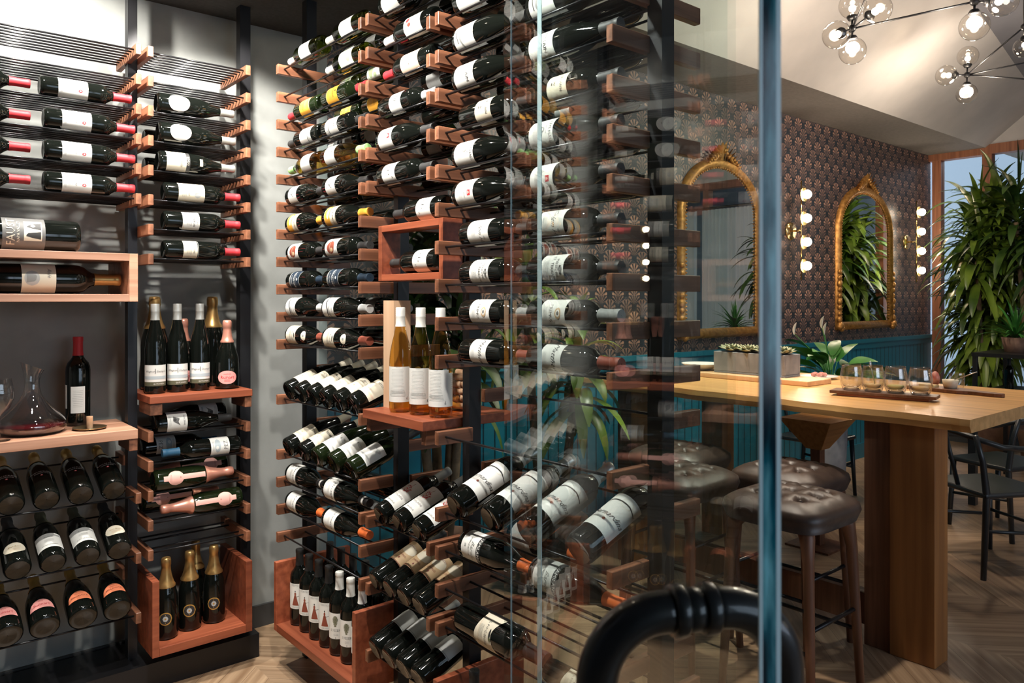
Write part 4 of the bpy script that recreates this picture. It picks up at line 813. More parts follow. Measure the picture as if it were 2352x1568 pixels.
# corner bay: shelf, crossed pairs, floor box
for q, x in enumerate((.878, .962, 1.050)): bottle('riesling', (x, 3.235, 1.1503), (0, 0, 1), (-.25, -1, 0), f"tall slim silver-capped bottle, {['left', 'middle', 'right'][q]} of three on the corner shelf", 'slim bottles on the corner shelf', 1.03)
bottle('ruinart', (1.158, 3.225, 1.1503), (0, 0, 1), (-.35, -1, 0), 'squat bottle with oval pink label at the right of the corner shelf', 'squat pink-capped bottles', .98)
bottle('ruinart', (1.028, 3.372, 1.1503), (0, 0, 1), (-.35, -1, 0), 'squat pink-capped bottle half hidden behind the slim bottles', 'squat pink-capped bottles')
bottle('magchamp', (.915, 3.378, 1.1503), (0, 0, 1), (-.35, -1, 0), 'tall gold-foiled champagne bottle behind the left slim bottle', 'tall champagne bottles', 1.22)
bottle('magchamp', (1.148, 3.375, 1.1503), (0, 0, 1), (-.35, -1, 0), 'tall gold-foiled champagne bottle behind the squat pink-labelled one', 'tall champagne bottles', 1.22)
l_lie('savia', 13, .862, 1, 'bottle with bird-drawing label lying below the corner shelf', False, 1, False)
l_lie('savia', 13, 1.195, -1, 'bottle with bird-drawing label lying at the back below the corner shelf', True, 1, False)
l_lie('pez', 14, 1.195, -1, 'blue-capped bottle with white label, front one pointing left in the corner bay', False, 1, False)
l_lie('pez', 14, .86, 1, 'blue-capped bottle with white label, behind its twin in the corner bay', True, 1, False)
l_lie('chandon', 15, .858, 1, 'pink-foiled sparkling bottle pointing right, front of the upper pink pair', False, 1, False)
l_lie('chandon', 15, 1.200, -1, 'pink-foiled sparkling bottle pointing left, back of the upper pink pair', True, 1, False)
l_lie('chandon', 16, 1.200, -1, 'pink-foiled sparkling bottle pointing left, front of the lower pink pair', False, 1, False)
l_lie('chandon', 16, .858, 1, 'pink-foiled sparkling bottle pointing right, back of the lower pink pair', True, 1, False)
for q, (x, y) in enumerate([(.912, 3.21), (1.010, 3.235), (1.110, 3.245), (1.07, 3.35)]): bottle('goldneck', (x, y, .1872), (0, 0, 1), (-.35, -1, 0), f"gold-necked black bottle, {['left of three in front', 'middle of three in front', 'right of three in front', 'alone at the back'][q]} in corner floor box", 'gold-necked bottles in the floor box', 1.0)
# ------------------------------------------------------------------ decanter, glass, coaster, crate, cork jar
t = thing('decanter', 'glass decanter with slanted lip and red wine on the left shelf', 'decanter', (.465, 3.262, 1.0343))
dp = [(.001, .004), (.060, .001), (.085, .003), (.104, .012), (.112, .028), (.108, .045), (.092, .066), (.066, .092), (.042, .120), (.029, .145), (.024, .170), (.024, .195), (.029, .220), (.038, .245)]
o = MB().lathe(dp, M['glass'], 40, cap=False).build('glass_body', t)
for v in o.data.vertices:
    if v.co.z > .20: v.co.z += (v.co.z-.20)/.045*(-v.co.x)*.45
MB().lathe([(.001, .006), (.080, .006), (.100, .014), (.107, .030), (.105, .036), (.001, .036)], M['wineglass_red'], 36, cap=False).build('wine', t)
t = thing('wine_glass', 'stemmed wine glass at the left edge beside the decanter', 'glass', (.352, 3.150, 1.0343))
MB().lathe([(.001, .003), (.032, .001), (.033, .003), (.006, .006), (.004, .012), (.0035, .085), (.010, .094), (.032, .115), (.044, .145), (.045, .170), (.038, .205), (.036, .215)], M['glass'], 32, cap=False).build('glass_body', t)
t = thing('coaster', 'round metal bottle coaster on the shelf in front of the red-capsuled bottle', 'coaster', (.645, 3.228, 1.0343))
MB().lathe([(.001, 0), (.040, 0), (.056, .005), (.058, .009), (.055, .008), (.040, .003), (.001, .003)], plain('bronze_dish', (.35, .24, .12), .3, .9), 36, cap=False).build('dish', t)
t = tag(MB().lathe([(.0105, 0), (.011, .001), (.011, .044), (.0105, .045)], M['cork'], 20).build('cork'), 'upright wine cork standing on the round metal coaster', 'cork'); t.location = (.645, 3.228, 1.0374)
t = thing('wooden_crate', 'tall pale pine bottle crate standing on the narrow bay shelf', 'crate', (1.362, 2.236, 1.1523))
MB().box(0, .066, 0, .004, 0, .365, M['pine']).box(0, .066, .064, .068, 0, .365, M['pine']).box(0, .004, .004, .064, 0, .365, M['pine']).box(.062, .066, .004, .064, 0, .365, M['pine']).box(.004, .062, .004, .064, 0, .004, M['pine']).build('crate_body', t)
MB().box(.004, .062, .004, .064, .350, .357, M['pine']).build('sliding_lid', t)
t = thing('cork_jar', 'round glass jar of wine corks on the narrow bay shelf', 'jar', (1.535, 2.085, 1.1523))
MB().lathe([(.001, .002), (.040, .001), (.054, .008), (.060, .04), (.060, .09), (.052, .125), (.045, .145), (.047, .155)], M['glass'], 32, cap=False).build('glass_body', t)
ck = MB().lathe([(.0105, -.022), (.011, -.021), (.011, .021), (.0105, .022)], M['cork'], 14).mesh('cork')
rc = random.Random(5)
for q in range(26):
    lay = q//5; a = 1.256*(q % 5)+lay*.7; rr_ = .036 if lay < 4 else .03
    if q == 25: rr_ = 0
    o = bpy.data.objects.new('cork', ck); COL.objects.link(o)
    o.location = (1.535+rr_*math.cos(a), 2.085+rr_*math.sin(a), 1.1523+.017+.0235*min(lay, 4)+(0 if q < 25 else .012))
    o.rotation_euler = (R_(90)+rc.uniform(-.15, .15), 0, a+rc.uniform(-.2, .2)); tag(o, 'used wine cork heaped inside the glass jar', 'cork', 'corks in the glass jar')
# ------------------------------------------------------------------ bar table
TX0, TX1, TY0, TY1, TZ = 3.233, 4.49, 1.121, 3.27, 1.06
t = thing('bar_table', 'long golden oak bar-height table with thick slab legs', 'table', (TX0, TY0, 0))
b_ = MB(); N = 60; edge = []
for q in range(N+1):
    y = (TY1-TY0)*q/N; amp = .0 if q < 2 else .010
    edge.append((amp*(math.sin(y*9)+.5*math.sin(y*23+1)), y))
vs = []; fs = []
for (x, y) in edge: vs += [(x, y, TZ), (x-.006, y, TZ-.025), (x+.012, y, TZ-.052), (TX1-TX0, y, TZ), (TX1-TX0, y, TZ-.052)]
for q in range(N):
    a = 5*q; b2 = a+5
    fs += [(a, a+3, b2+3, b2), (a+1, a, b2, b2+1), (a+2, a+1, b2+1, b2+2), (a+4, a+2, b2+2, b2+4), (a+3, a+4, b2+4, b2+3)]
fs += [(0, 1, 2, 4, 3), tuple(5*N+k for k in (3, 4, 2, 1, 0))]
b_.add(vs, fs, M['oak']); b_.build('tabletop', t)
for yy in (1.297, 2.75):
    MB().box(3.36-TX0, 3.494-TX0, yy-TY0, yy+.184-TY0, 0, TZ-.052, M['oakleg']).build('leg', t, .004)
    MB().box(3.375-TX0, 3.475-TX0, yy+.186-TY0, yy+.30-TY0, 0, TZ-.052, M['darkwood']).build('leg_block', t, .003)
    if yy < 2: MB().box(4.20-TX0, 4.33-TX0, 1.72-TY0, 1.88-TY0, 0, TZ-.052, M['oakleg']).build('leg', t, .004)
    else: MB().box(4.20-TX0, 4.33-TX0, 2.90-TY0, 3.06-TY0, 0, TZ-.052, M['oakleg']).build('leg', t, .004)
MB().box(3.39-TX0, 3.46-TX0, 1.60-TY0, 2.75-TY0, .08, .22, M['darkwood']).build('stretcher', t, .003)
# ------------------------------------------------------------------ stools
def stool_meshes():
    n = 36; hw = .205; vs = []; fs = []
    def shape(u, v):
        # squircle footprint
        r = max(abs(u), abs(v)); k = 1
        if r > 0:
            m_ = (abs(u)**5+abs(v)**5)**(1/5); k = r/m_ if m_ > 0 else 1
        return u*k*hw, v*k*hw
    bt = [(-.5, -.5), (0, -.5), (.5, -.5), (-.5, 0), (0, 0), (.5, 0), (-.5, .5), (0, .5), (.5, .5)]
    for i in range(n+1):
        for j in range(n+1):
            u, v = -1+2*i/n, -1+2*j/n; x, y = shape(u, v)
            e = max(abs(u), abs(v)); z = .795-.045*(e**4)
            dip = sum(math.exp(-((u-a)**2+(v-b2)**2)/.012) for a, b2 in bt)
            fold = 0
            for a, b2 in bt:
                du, dv = u-a, v-b2; dd = math.hypot(du, dv)
                if dd < .5: fold = max(fold, math.exp(-(min(abs(du-dv), abs(du+dv))**2)/.003)*(1-dd/.5)*.4)
            z -= .032*min(dip, 1)+.024*fold
            vs.append((x, y, z))
    m_ = n+1
    for i in range(n):
        for j in range(n): a = i*m_+j; fs.append((a, a+m_, a+m_+1, a+1))
    ring = [i*m_ for i in range(n+1)]+[n*m_+j for j in range(1, n+1)]+[i*m_+n for i in range(n-1, -1, -1)]+[j for j in range(n-1, 0, -1)]
    base = len(vs)
    for q in ring: x, y, z = vs[q]; vs.append((x*1.03, y*1.03, .725))
    for q in ring: x, y, z = vs[q]; vs.append((x*.96, y*.96, .685))
    L_ = len(ring)
    for q in range(L_):
        q2 = (q+1) % L_; fs += [(ring[q], base+q, base+q2, ring[q2]), (base+q, base+L_+q, base+L_+q2, base+q2)]
    fs.append(tuple(base+L_+q for q in range(L_)))
    seat = MB().add(vs, fs, M['leather'], True).mesh('seat')
    legs = []
    for sx in (-1, 1):
        for sy in (-1, 1):
            p = [(sx*.13, sy*.13, .70), (sx*.150, sy*.150, .66), (sx*.160, sy*.160, .58), (sx*.172, sy*.172, .30), (sx*.185, sy*.185, 0)]
            legs.append(MB().tube(p, [.034, .028, .021, .018, .015], M['darkwood'], 10).mesh('leg'))
    ft = []
    for z, w_ in ((.26, .175), (.34, .170)):
        c = [(-w_, -w_), (w_, -w_), (w_, w_), (-w_, w_)]
        for q in range(4):
            if (q % 2 == 0) == (z > .3): ft.append(MB().tube([(*c[q], z), (*c[(q+1) % 4], z)], .008, M['black'], 8).mesh('footrest'))
    btn = MB()
    for a, b2 in bt: x, y = shape(a, b2); btn.sphere((x, y, .773), .008, M['leather'], 10, 6)
    return seat, legs, ft, btn.mesh('buttons')
SM = stool_meshes()
for q, (x, y, rz, lab) in enumerate([(2.73, 1.575, 0, 'nearest bar stool with tufted dark leather seat, right behind the door edge'), (2.74, 2.11, .05, 'tufted leather bar stool seen through the glass, left of the nearest stool'),
                            (3.165, 1.83, 0, 'tufted leather bar stool tucked against the table behind the nearest stool'), (3.14, 2.42, .08, 'tufted leather bar stool farthest from the door, near the blue wainscot')]):
    t = thing('bar_stool', lab, 'stool', (x, y, 0), 'tufted leather bar stools', rz)
    child('seat', SM[0], t, (0, 0, 0))
    for me in SM[1]: child('leg', me, t, (0, 0, 0))
    for me in SM[2]: child('footrest', me, t, (0, 0, 0))
    child('buttons', SM[3], t, (0, 0, 0))
# ------------------------------------------------------------------ dining chairs and round table
def chair(x, y, rz, lab):
    t = thing('dining_chair', lab, 'chair', (x, y, 0), 'black dining chairs', rz)
    k = M['chairblack']
    MB().box(-.23, .23, -.22, .22, .435, .465, k).build('seat', t, .012)
    for sx in (-1, 1):
        MB().tube([(sx*.21, -.19, .44), (sx*.225, -.21, 0)], [.019, .014], k, 8).build('leg', t)
        MB().tube([(sx*.225, .235, 0), (sx*.21, .20, .45), (sx*.215, .23, .64), (sx*.21, .27, .78)], [.015, .019, .016, .014], k, 8).build('leg', t)
        MB().tube([(sx*.215, -.19, .22), (sx*.215, .21, .26)], .010, k, 8).build('stretcher', t)
    MB().tube([(-.21, -.19, .25), (.21, -.19, .25)], .010, k, 8).build('stretcher', t)
    pts = [(-.23, -.02, .70), (-.235, .12, .715), (-.20, .25, .76), (-.1, .285, .78), (0, .29, .785), (.1, .285, .78), (.20, .25, .76), (.235, .12, .715), (.23, -.02, .70)]
    MB().tube(pts, .016, k, 10).build('top_rail', t)
    MB().tube([(0, .20, .46), (0, .285, .775)], .012, k, 8).build('back_slat', t)
M['chairblack'] = plain('black_chair_paint', (.015, .02, .024), .35)
chair(4.95, 1.62, R_(60), 'black wooden dining chair nearest the bar table leg')
chair(5.75, 1.80, R_(160), 'black wooden dining chair facing left across the dining table')
chair(5.65, 3.06, R_(0), 'black wooden dining chair between the dining table and the wall')
t = thing('dining_table', 'low black dining table beyond the end of the bar table', 'table', (5.75, 2.40, 0))
MB().box(-.55, .60, -.30, .40, .71, .75, M['chairblack']).build('tabletop', t, .006)
for sx, sy in ((-.48, -.24), (.53, -.24), (-.48, .34), (.53, .34)): MB().box(sx-.025, sx+.025, sy-.025, sy+.025, 0, .71, M['chairblack']).build('leg', t)
# faceted wood planter stand under the table line
c = P(1878, 985, d=4.75)
t = thing('wooden_planter', 'faceted orange-brown wooden planter on a post beyond the stools', 'planter', (c.x, c.y, 0))
mb = MB(); H0, H1 = .60, .79; a_ = .17
vs = [(-.05, -.05, H0), (.05, -.05, H0), (.05, .05, H0), (-.05, .05, H0), (-a_, -a_, H1), (a_, -a_, H1), (a_, a_, H1), (-a_, a_, H1)]
mb.add(vs, [(0, 3, 2, 1), (4, 5, 6, 7), (0, 1, 5, 4), (1, 2, 6, 5), (2, 3, 7, 6), (3, 0, 4, 7)], wood('amber_wood', (.32, .13, .03), (.50, .24, .07), 'X')); mb.build('bowl', t, .003)
MB().box(-.03, .03, -.03, .03, .012, H0, M['darkwood']).box(-.14, .14, -.14, .14, 0, .012, M['darkwood']).build('pedestal', t)
# ------------------------------------------------------------------ things on the table
def glass_tumbler(loc, lab):
    t = thing('tasting_glass', lab, 'glass', loc, 'tasting glasses on the flight board'); t.scale = (1.15, 1.15, 1.15)
    MB().lathe([(.001, .012), (.028, .010), (.030, .0), (.034, .004), (.041, .022), (.0445, .050), (.043, .075), (.038, .098), (.0365, .108), (.035, .108), (.0365, .098), (.041, .074), (.042, .050), (.038, .026), (.030, .016), (.001, .014)], M['glass'], 32, cap=False).build('glass_body', t)
    return t
def unproj(px, py, z=TZ): p = P(px, py, z=z); return p
# serving board with planter and bowl
t = tag(MB().box(0, .25, 0, .90, 0, .028, M['maple']).build('serving_board', bevel=.004), 'long thick maple serving board under the grey planter', 'board'); t.location = (3.79, 2.09, TZ)
PX, PY = 3.86, 2.265
t = thing('succulent_planter', 'grey concrete trough of succulents on the maple board', 'planter', (PX, PY, TZ+.028))
MB().box(0, .165, 0, .46, 0, .012, M['concrete']).box(0, .015, 0, .46, .012, .125, M['concrete']).box(.15, .165, 0, .46, .012, .125, M['concrete']).box(.015, .15, 0, .015, .012, .125, M['concrete']).box(.015, .15, .445, .46, .012, .125, M['concrete']).build('trough', t, .003)
MB().box(.015, .15, .015, .445, .10, .110, plain('soil', (.04, .03, .02), .9)).build('soil', t)
def rosette(mb, c, r, n=22, mat=None, seed=1):
    rr2 = random.Random(seed)
    for q in range(n):
        a = q*2.4; f = (q/n)**.6; L_ = r*(.35+.65*f); tilt = R_(75-65*f); w_ = L_*.30
        d_ = Vector((math.cos(a)*math.cos(tilt), math.sin(a)*math.cos(tilt), math.sin(tilt))); s_ = Vector((-math.sin(a), math.cos(a), 0)); u_ = d_.cross(s_)*-1
        c_ = Vector(c); pts = [c_, c_+d_*L_*.6+s_*w_+u_*.003, c_+d_*L_, c_+d_*L_*.6-s_*w_+u_*.003, c_+d_*L_*.55-u_*.008, c_+d_*L_*.55+u_*.006]
        mb.add(pts, [(0, 1, 5), (1, 2, 5), (2, 3, 5), (3, 0, 5), (1, 0, 4), (2, 1, 4), (3, 2, 4), (0, 3, 4)], mat, False)
for q in range(8):
    mb = MB(); rosette(mb, (.082+(.03 if q % 2 else -.025), .045+.053*q, .128), .088, 26, M['succ'], q); mb.build('succulent', t)
t = thing('white_bowl', 'shallow white dish at the far end of the maple board', 'bowl', (3.93, 2.862, TZ+.0285))
MB().lathe([(.001, .004), (.05, .0), (.075, .012), (.12, .038), (.123, .040), (.116, .040), (.07, .018), (.001, .010)], M['white'], 36, cap=False).build('dish', t)
# peace lily
def leaf(mb, base, dirv_, length, width, mat, droop=.5, n=7, fold=.25, twist=0):
    d_ = Vector(dirv_).normalized(); side = d_.cross(Vector((0, 0, 1)))
    if side.length < .05: side = Vector((1, 0, 0))
    side.normalize(); p = Vector(base); vs = []; fs = []; cur = d_.copy()
    if twist: side = (Matrix.Rotation(twist, 3, d_) @ side)
    for i in range(n+1):
        f = i/n; w_ = width*math.sin(math.pi*min(1, (f*.92+.06)))**.8/2
        up = side.cross(cur).normalized()
        vs += [p-side*w_+up*w_*fold, p, p+side*w_+up*w_*fold]
        p = p+cur*(length/n); cur = (cur+Vector((0, 0, -droop/n))).normalized()
    for i in range(n): a = 3*i; fs += [(a, a+1, a+4, a+3), (a+1, a+2, a+5, a+4)]
    mb.add(vs, fs, mat, True)
c = P(1915, 858, z=TZ)
LX, LYY = 3.62, 2.35
t = thing('peace_lily', 'peace lily with glossy leaves and white flowers behind the oak table', 'plant', (5.02, 2.60, 0))
MB().lathe([(.001, 0), (.08, 0), (.115, .96), (.108, .96), (.10, .93), (.001, .93)], M['concrete'], 28, cap=False).build('pot', t)
mb = MB(); rl = random.Random(4)
for q in range(46):
    a = q*2.4; el = R_(rl.uniform(8, 70)); st = Vector((math.cos(a)*math.cos(el), math.sin(a)*math.cos(el), math.sin(el)))
    ln = rl.uniform(.10, .24); b0 = Vector((0, 0, .93)); tip = b0+st*ln
    mb.tube([b0, b0+st*ln*.5+Vector((0, 0, .01)), tip], .0025, M['leafbright'], 5); leaf(mb, tip, (st.x, st.y, st.z*.4), rl.uniform(.17, .29), .09, M['leafbright'], .8, 7, .15, rl.uniform(-.5, .5))
mb.build('foliage', t)
for q, (px, py) in enumerate([(1825, 757), (1888, 742), (1894, 757)]):
    tp = P(px, py, d=(t.location.x*SN+t.location.y*CS)); tp -= t.location
    MB().tube([(0, 0, .94), (tp.x*.5, tp.y*.5, .94+(tp.z-.94)*.6), (tp.x, tp.y, tp.z-.03)], .0025, M['leafbright'], 6).build('flower_stem', t)
    mb = MB(); leaf(mb, (tp.x, tp.y, tp.z-.035), (.1, -.1, 1), .085, .045, M['spathe'], .1, 8, .6); mb.build('flower', t)
# plate with food
p = Vector((4.24, 2.27, 0))
t = thing('white_plate', 'white plate of rolled meat right of the grey planter', 'plate', (p.x, p.y, TZ))
MB().lathe([(.001, .003), (.05, 0), (.06, .004), (.105, .014), (.106, .017), (.055, .009), (.001, .008)], M['white'], 36, cap=False).build('dish', t)
for q in range(5):
    o = MB().sphere((0, 0, 0), .018, M['meat'], 12, 8, (1.3, .8, .7)).build('meat_slice'); o.location = (p.x+.03*math.cos(q*1.25), p.y+.03*math.sin(q*1.25), TZ+.024); tag(o, 'small pink rolled slice of cured meat on the white plate', 'food', 'meat rolls on the plate')
# flight board with glasses
pa, pb = P(1905, 898, z=TZ+.02), P(2150, 915, z=TZ+.02)
ax = (pb-pa); ax.z = 0; Lb = ax.length; ax.normalize(); sd = Vector((0, 0, 1)).cross(ax)
t = thing('flight_board', 'slim two-tone wooden tasting board carrying four glasses', 'board', (pa.x, pa.y, TZ))
T = Matrix(((ax.x, sd.x, 0, 0), (ax.y, sd.y, 0, 0), (0, 0, 1, 0), (0, 0, 0, 1)))
o = MB().box(0, Lb, 0, .12, .012, .026, M['darkwood']).build('top_board', t, .002); o.matrix_local = T
o = MB().box(.03, Lb-.03, .01, .11, 0, .012, M['redwood']).build('foot', t, .002); o.matrix_local = T
for q, f in enumerate((.19, .40, .615, .84)):
    g = pa+ax*Lb*f+sd*.058; glass_tumbler((g.x, g.y, TZ+.0262), f"stemless tasting glass, {['first', 'second', 'third', 'fourth'][q]} from the left on the board")
    if q in (1, 2, 3):
        o = MB().lathe([(.001, 0), (.026, .0), (.036, .012), (.034, .018), (.001, .020)], plain('granola', (.55, .40, .20), .8) if q != 2 else plain('pickled_greens', (.35, .38, .12), .6), 20, cap=False).build('snack'); o.location = (g.x, g.y, TZ+.0262+.018); tag(o, f"{['', 'pale', 'green', 'golden'][q]} snack filling the {ORD[q]} tasting glass", 'food')
g = pa+ax*Lb*.42+sd*.055
t = thing('small_spoon', 'silver spoon standing in the second tasting glass', 'spoon', (g.x, g.y, TZ+.06))
MB().tube([(0, 0, 0), (-.02, .01, .085)], .0025, M['steelcup'], 8).build('stem', t); MB().sphere((-.022, .011, .095), .012, M['steelcup'], 12, 8, (.7, .5, 1.4)).build('bowl', t)
# paddle board
p = P(2150, 893, z=TZ+.015); q0 = P(2288, 910, z=TZ+.01); ax2 = (q0-p); ax2.z = 0; ln2 = ax2.length; ax2.normalize(); sd2 = Vector((0, 0, 1)).cross(ax2)
mb = MB(); pts = [(-.16, 0), (.10, 0), (.14, .03), (ln2-.03, .035), (ln2, .05), (ln2, .075), (ln2-.03, .09), (.14, .095), (.10, .13), (-.16, .13)]
n_ = len(pts); vs = [(p.x+ax2.x*u+sd2.x*v, p.y+ax2.y*u+sd2.y*v, z) for z in (TZ, TZ+.018) for u, v in pts]
mb.add(vs, [tuple(range(n_-1, -1, -1)), tuple(range(n_, 2*n_))]+[(i, (i+1) % n_, n_+(i+1) % n_, n_+i) for i in range(n_)], M['darkwood'])
tag(mb.build('paddle_board', bevel=.003), 'wooden paddle board with handle behind the tasting glasses', 'board')
def onb(px, py, z=TZ+.0185): q = P(px, py, z=z); return q
q = p+ax2*.03+sd2*.07
t = thing('ramekin', 'small cream ramekin of dip with a spoon on the paddle board', 'bowl', (q.x, q.y, TZ+.0185))
MB().lathe([(.001, .002), (.028, 0), (.034, .02), (.037, .042), (.034, .042), (.031, .03), (.001, .03)], plain('cream_ceramic', (.75, .66, .50), .3), 28, cap=False).build('dish', t)
t2 = thing('long_spoon', 'thin metal spoon leaning out of the ramekin', 'spoon', (q.x, q.y, TZ+.05))
MB().tube([(0, 0, 0), (ax2.x*.13, ax2.y*.13, .06)], .0022, M['steelcup'], 8).build('stem', t2)
q = p-ax2*.06+sd2*.09
o = MB().sphere((0, 0, 0), .03, M['meat'], 14, 10, (.7, .7, 1.3)).build('salami_piece'); o.location = (q.x, q.y, TZ+.0185+.037); tag(o, 'pink marbled piece of salami on the paddle board', 'food')
q = p-ax2*.06+sd2*.035
o = MB().box(-.04, .04, -.02, .02, 0, .012, M['cheese']).build('cheese_slice'); o.location = (q.x, q.y, TZ+.0185); o.rotation_euler = (0, 0, math.atan2(ax2.y, ax2.x)); tag(o, 'pale yellow cheese slice on the paddle board', 'food')
q = p+ax2*-.01+sd2*.19
t = thing('tasting_glass', 'small clear glass standing behind the paddle board', 'glass', (q.x, q.y, TZ+.0003))
MB().lathe([(.001, .004), (.028, 0), (.034, .02), (.038, .05), (.036, .085)], M['glass'], 28, cap=False).build('glass_body', t)
# ------------------------------------------------------------------ mirrors on the wallpaper wall
def gilt_mirror(x0, x1, zb, za, label, nm):
    """x0..x1 outer width, zb bottom, za top of the arch"""
    t = thing('gilt_mirror', label, 'mirror', ((x0+x1)/2, WALLY, zb), 'gilt arched mirrors'); hw = (x1-x0)/2; H = za-zb; fw = .075
    rad = hw; spring = H-rad*.80
    def outline(h, ins):
        pts = [(-h, ins)]; pts += [(-h, ins+(spring-ins)*k/8) for k in range(1, 9)]
        for k in range(1, 24): a = math.pi*(1-k/24); pts.append((h*math.cos(a), spring+(rad*.80-ins)*math.sin(a)))
        pts += [(h, spring-(spring-ins)*k/8) for k in range(0, 9)]
        return pts
    out = outline(hw, 0); mid = outline(hw-.03, .03); inn = outline(hw-fw, fw)
    mb = MB(); vs = [(x, -.012, z) for x, z in out]+[(x, -.05, z) for x, z in mid]+[(x, -.02, z) for x, z in inn]; n_ = len(out); fs = []
    for k in range(n_):
        k2 = (k+1) % n_
        fs += [(k, n_+k, n_+k2, k2), (n_+k, 2*n_+k, 2*n_+k2, n_+k2)]
    vs += [(x, 0, z) for x, z in out]
    for k in range(n_): k2 = (k+1) % n_; fs.append((3*n_+k, k, k2, 3*n_+k2))
    mb.add(vs, fs, M['gold'], True); mb.build('frame', t)
    mb = MB(); mb.add([(x, -.018, z) for x, z in inn], [tuple(range(n_))], M['mirror']); o = mb.build('mirror_glass', t)
    mb = MB()
    for k in range(n_-1):
        (xa, za_), (xb, zb_) = inn[k], inn[k+1]; ln = math.hypot(xb-xa, zb_-za_); m_ = max(1, int(ln/.022))
        for s_ in range(m_): f = s_/m_; mb.sphere((xa+(xb-xa)*f, -.026, za_+(zb_-za_)*f), .008, M['gold'], 8, 5)
    mb.build('beading', t)
    mb = MB(); rr2 = random.Random(2)          # crest of scrolled leaves
    for k in range(-7, 8):
        a = k*.19; hh = .13-abs(k)*.0125; bx_, bz = k*.024, H-.02-abs(k)**2*.0008
        d_ = Vector((math.sin(a), -.25, math.cos(a))); leaf(mb, (bx_, -.03, bz), d_, hh+.02, .05, M['gold'], .2, 6, .4)
        mb.sphere((bx_+math.sin(a)*hh*.6, -.045, bz+math.cos(a)*hh*.5), .014, M['gold'], 10, 6)
    for sg in (-1, 1):
        pts = [(sg*(.05+.13*f+.0), -.04, H+.01-.07*f**1.5+.012*math.sin(f*9)) for f in [i/10 for i in range(11)]]; mb.tube(pts, [.016-.008*i/10 for i in range(11)], M['gold'], 8)
    mb.sphere((0, -.05, H+.055), .024, M['gold'], 12, 8)
    mb.build('crest', t)
    for sg in (-1, 1):                           # stepped carving down the lower sides and the feet
        mb = MB()
        for k in range(9): mb.sphere((sg*(hw-.008), -.04, .10+.055*k), .030 if k % 3 else .040, M['gold'], 10, 6, (.7, .6, .8))
        for k in range(6): mb.sphere((sg*(hw-.02+.022*math.cos(k)), -.045, .03+.02*math.sin(k*1.3)), .028, M['gold'], 10, 6)
        mb.build('side_carving', t)
    return t
gilt_mirror(4.51, 5.56, 1.226, 2.60, 'large gilt arched mirror reflecting the curtains, seen through the glass door', 'a')
gilt_mirror(6.83, 7.95, 1.234, 2.61, 'gilt arched mirror reflecting the tall plant, right of the glass door', 'b')
# ------------------------------------------------------------------ sconces
def sconce(x, z0, lab, first):
    t = thing('wall_sconce', lab, 'wall lamp', (x, WALLY, z0), 'four-bulb brass sconces')
    T = Matrix.Rotation(R_(90), 4, 'X')
    MB().lathe([(.001, 0), (.076, 0), (.078, .006), (.072, .018), (.001, .020)], M['brass'], 28, T).build('backplate', t)
    MB().tube([(0, -.015, 0), (0, -.105, 0)], .009, M['brass'], 10).build('stem', t)
    MB().tube([(0, -.105, -.42), (0, -.105, .42)], .006, M['brass'], 8).build('bar', t)
    T2 = Matrix.Rotation(R_(90), 4, 'X')
    for k in range(4):
        z = -.30+.2*k
        Tc = Matrix.Translation((0, -.112, z)) @ Matrix.Rotation(R_(90), 4, 'X')
        MB().lathe([(.012, 0), (.040, .004), (.060, .018), (.062, .022), (.058, .020), (.036, .008), (.010, .006)], M['brass'], 24, Tc, False).build('cup', t)
        o = MB().sphere((0, -.158, z), .036, M['bulb'], 18, 12).build('bulb', t)
    return t
sconce(6.05, 2.10, 'four-bulb brass wall lamp left of the plant mirror', True)
sconce(8.33, 2.115, 'four-bulb brass wall lamp between the plant mirror and the tall plant', False)
t_ = sconce(7.30, 2.07, 'four-bulb brass wall lamp across the room, reflected small in the glass', False); t_.location = (7.30, -4.0, 2.07); t_.rotation_euler = (0, 0, math.pi)
# ------------------------------------------------------------------ chandeliers
def chandelier(nodes, arms, label, drop):
    c0 = nodes[0][0]
    t = thing('globe_chandelier', label, 'chandelier', c0, 'branching globe chandeliers')
    for c_, globes in nodes:
        MB().sphere(c_-c0, .022, M['black'], 14, 10).build('hub', t)
        for g, r in globes:
            d_ = (g-c_).normalized(); s0 = c_-c0; ge = g-c0
            MB().tube([s0, ge-d_*r*.9], .006, M['black'], 8).build('arm', t)
            T = Matrix.Translation(ge-d_*r*.98) @ d_.to_track_quat('Z', 'Y').to_matrix().to_4x4()
            MB().lathe([(.001, -.012), (.02, -.012), (.030, .004), (.028, .012), (.001, .012)], M['black'], 18, T, False).build('socket', t)
            o = MB().sphere(ge, r, M['bulbglass'], 28, 18).build('globe', t)
            MB().sphere(ge-d_*r*.25, r*.26, M['bulbcore'], 14, 10).build('bulb', o)
    for a, b2 in arms: MB().tube([a-c0, b2-c0], .0055, M['black'], 8).build('arm', t)
    for a, b2 in drop: MB().tube([a-c0, b2-c0], .006, M['black'], 8).build('stem', t)
def G(px, py, d, r=.072): return (P(px, py, d=d), r)
n1, n2 = P(1957, 66, d=4.2), P(2238, 4, d=3.9)
chandelier([(n1, [G(1958, 12, 4.2), G(1958, 117, 4.2), G(1921, 80, 4.05), G(2016, 22, 4.0)]), (n2, [G(2238, 60, 3.9), G(2304, 3, 3.85), G(2200, -50, 4.0)])], [(n1, n2), (n1, P(2040, -120, d=3.9))],
           'black branching chandelier with clear globes nearest the door', [(n2, P(2238, -260, d=3.9))])
n3 = P(2221, 172, d=5.6)
n4 = P(2352, 62, d=5.2)
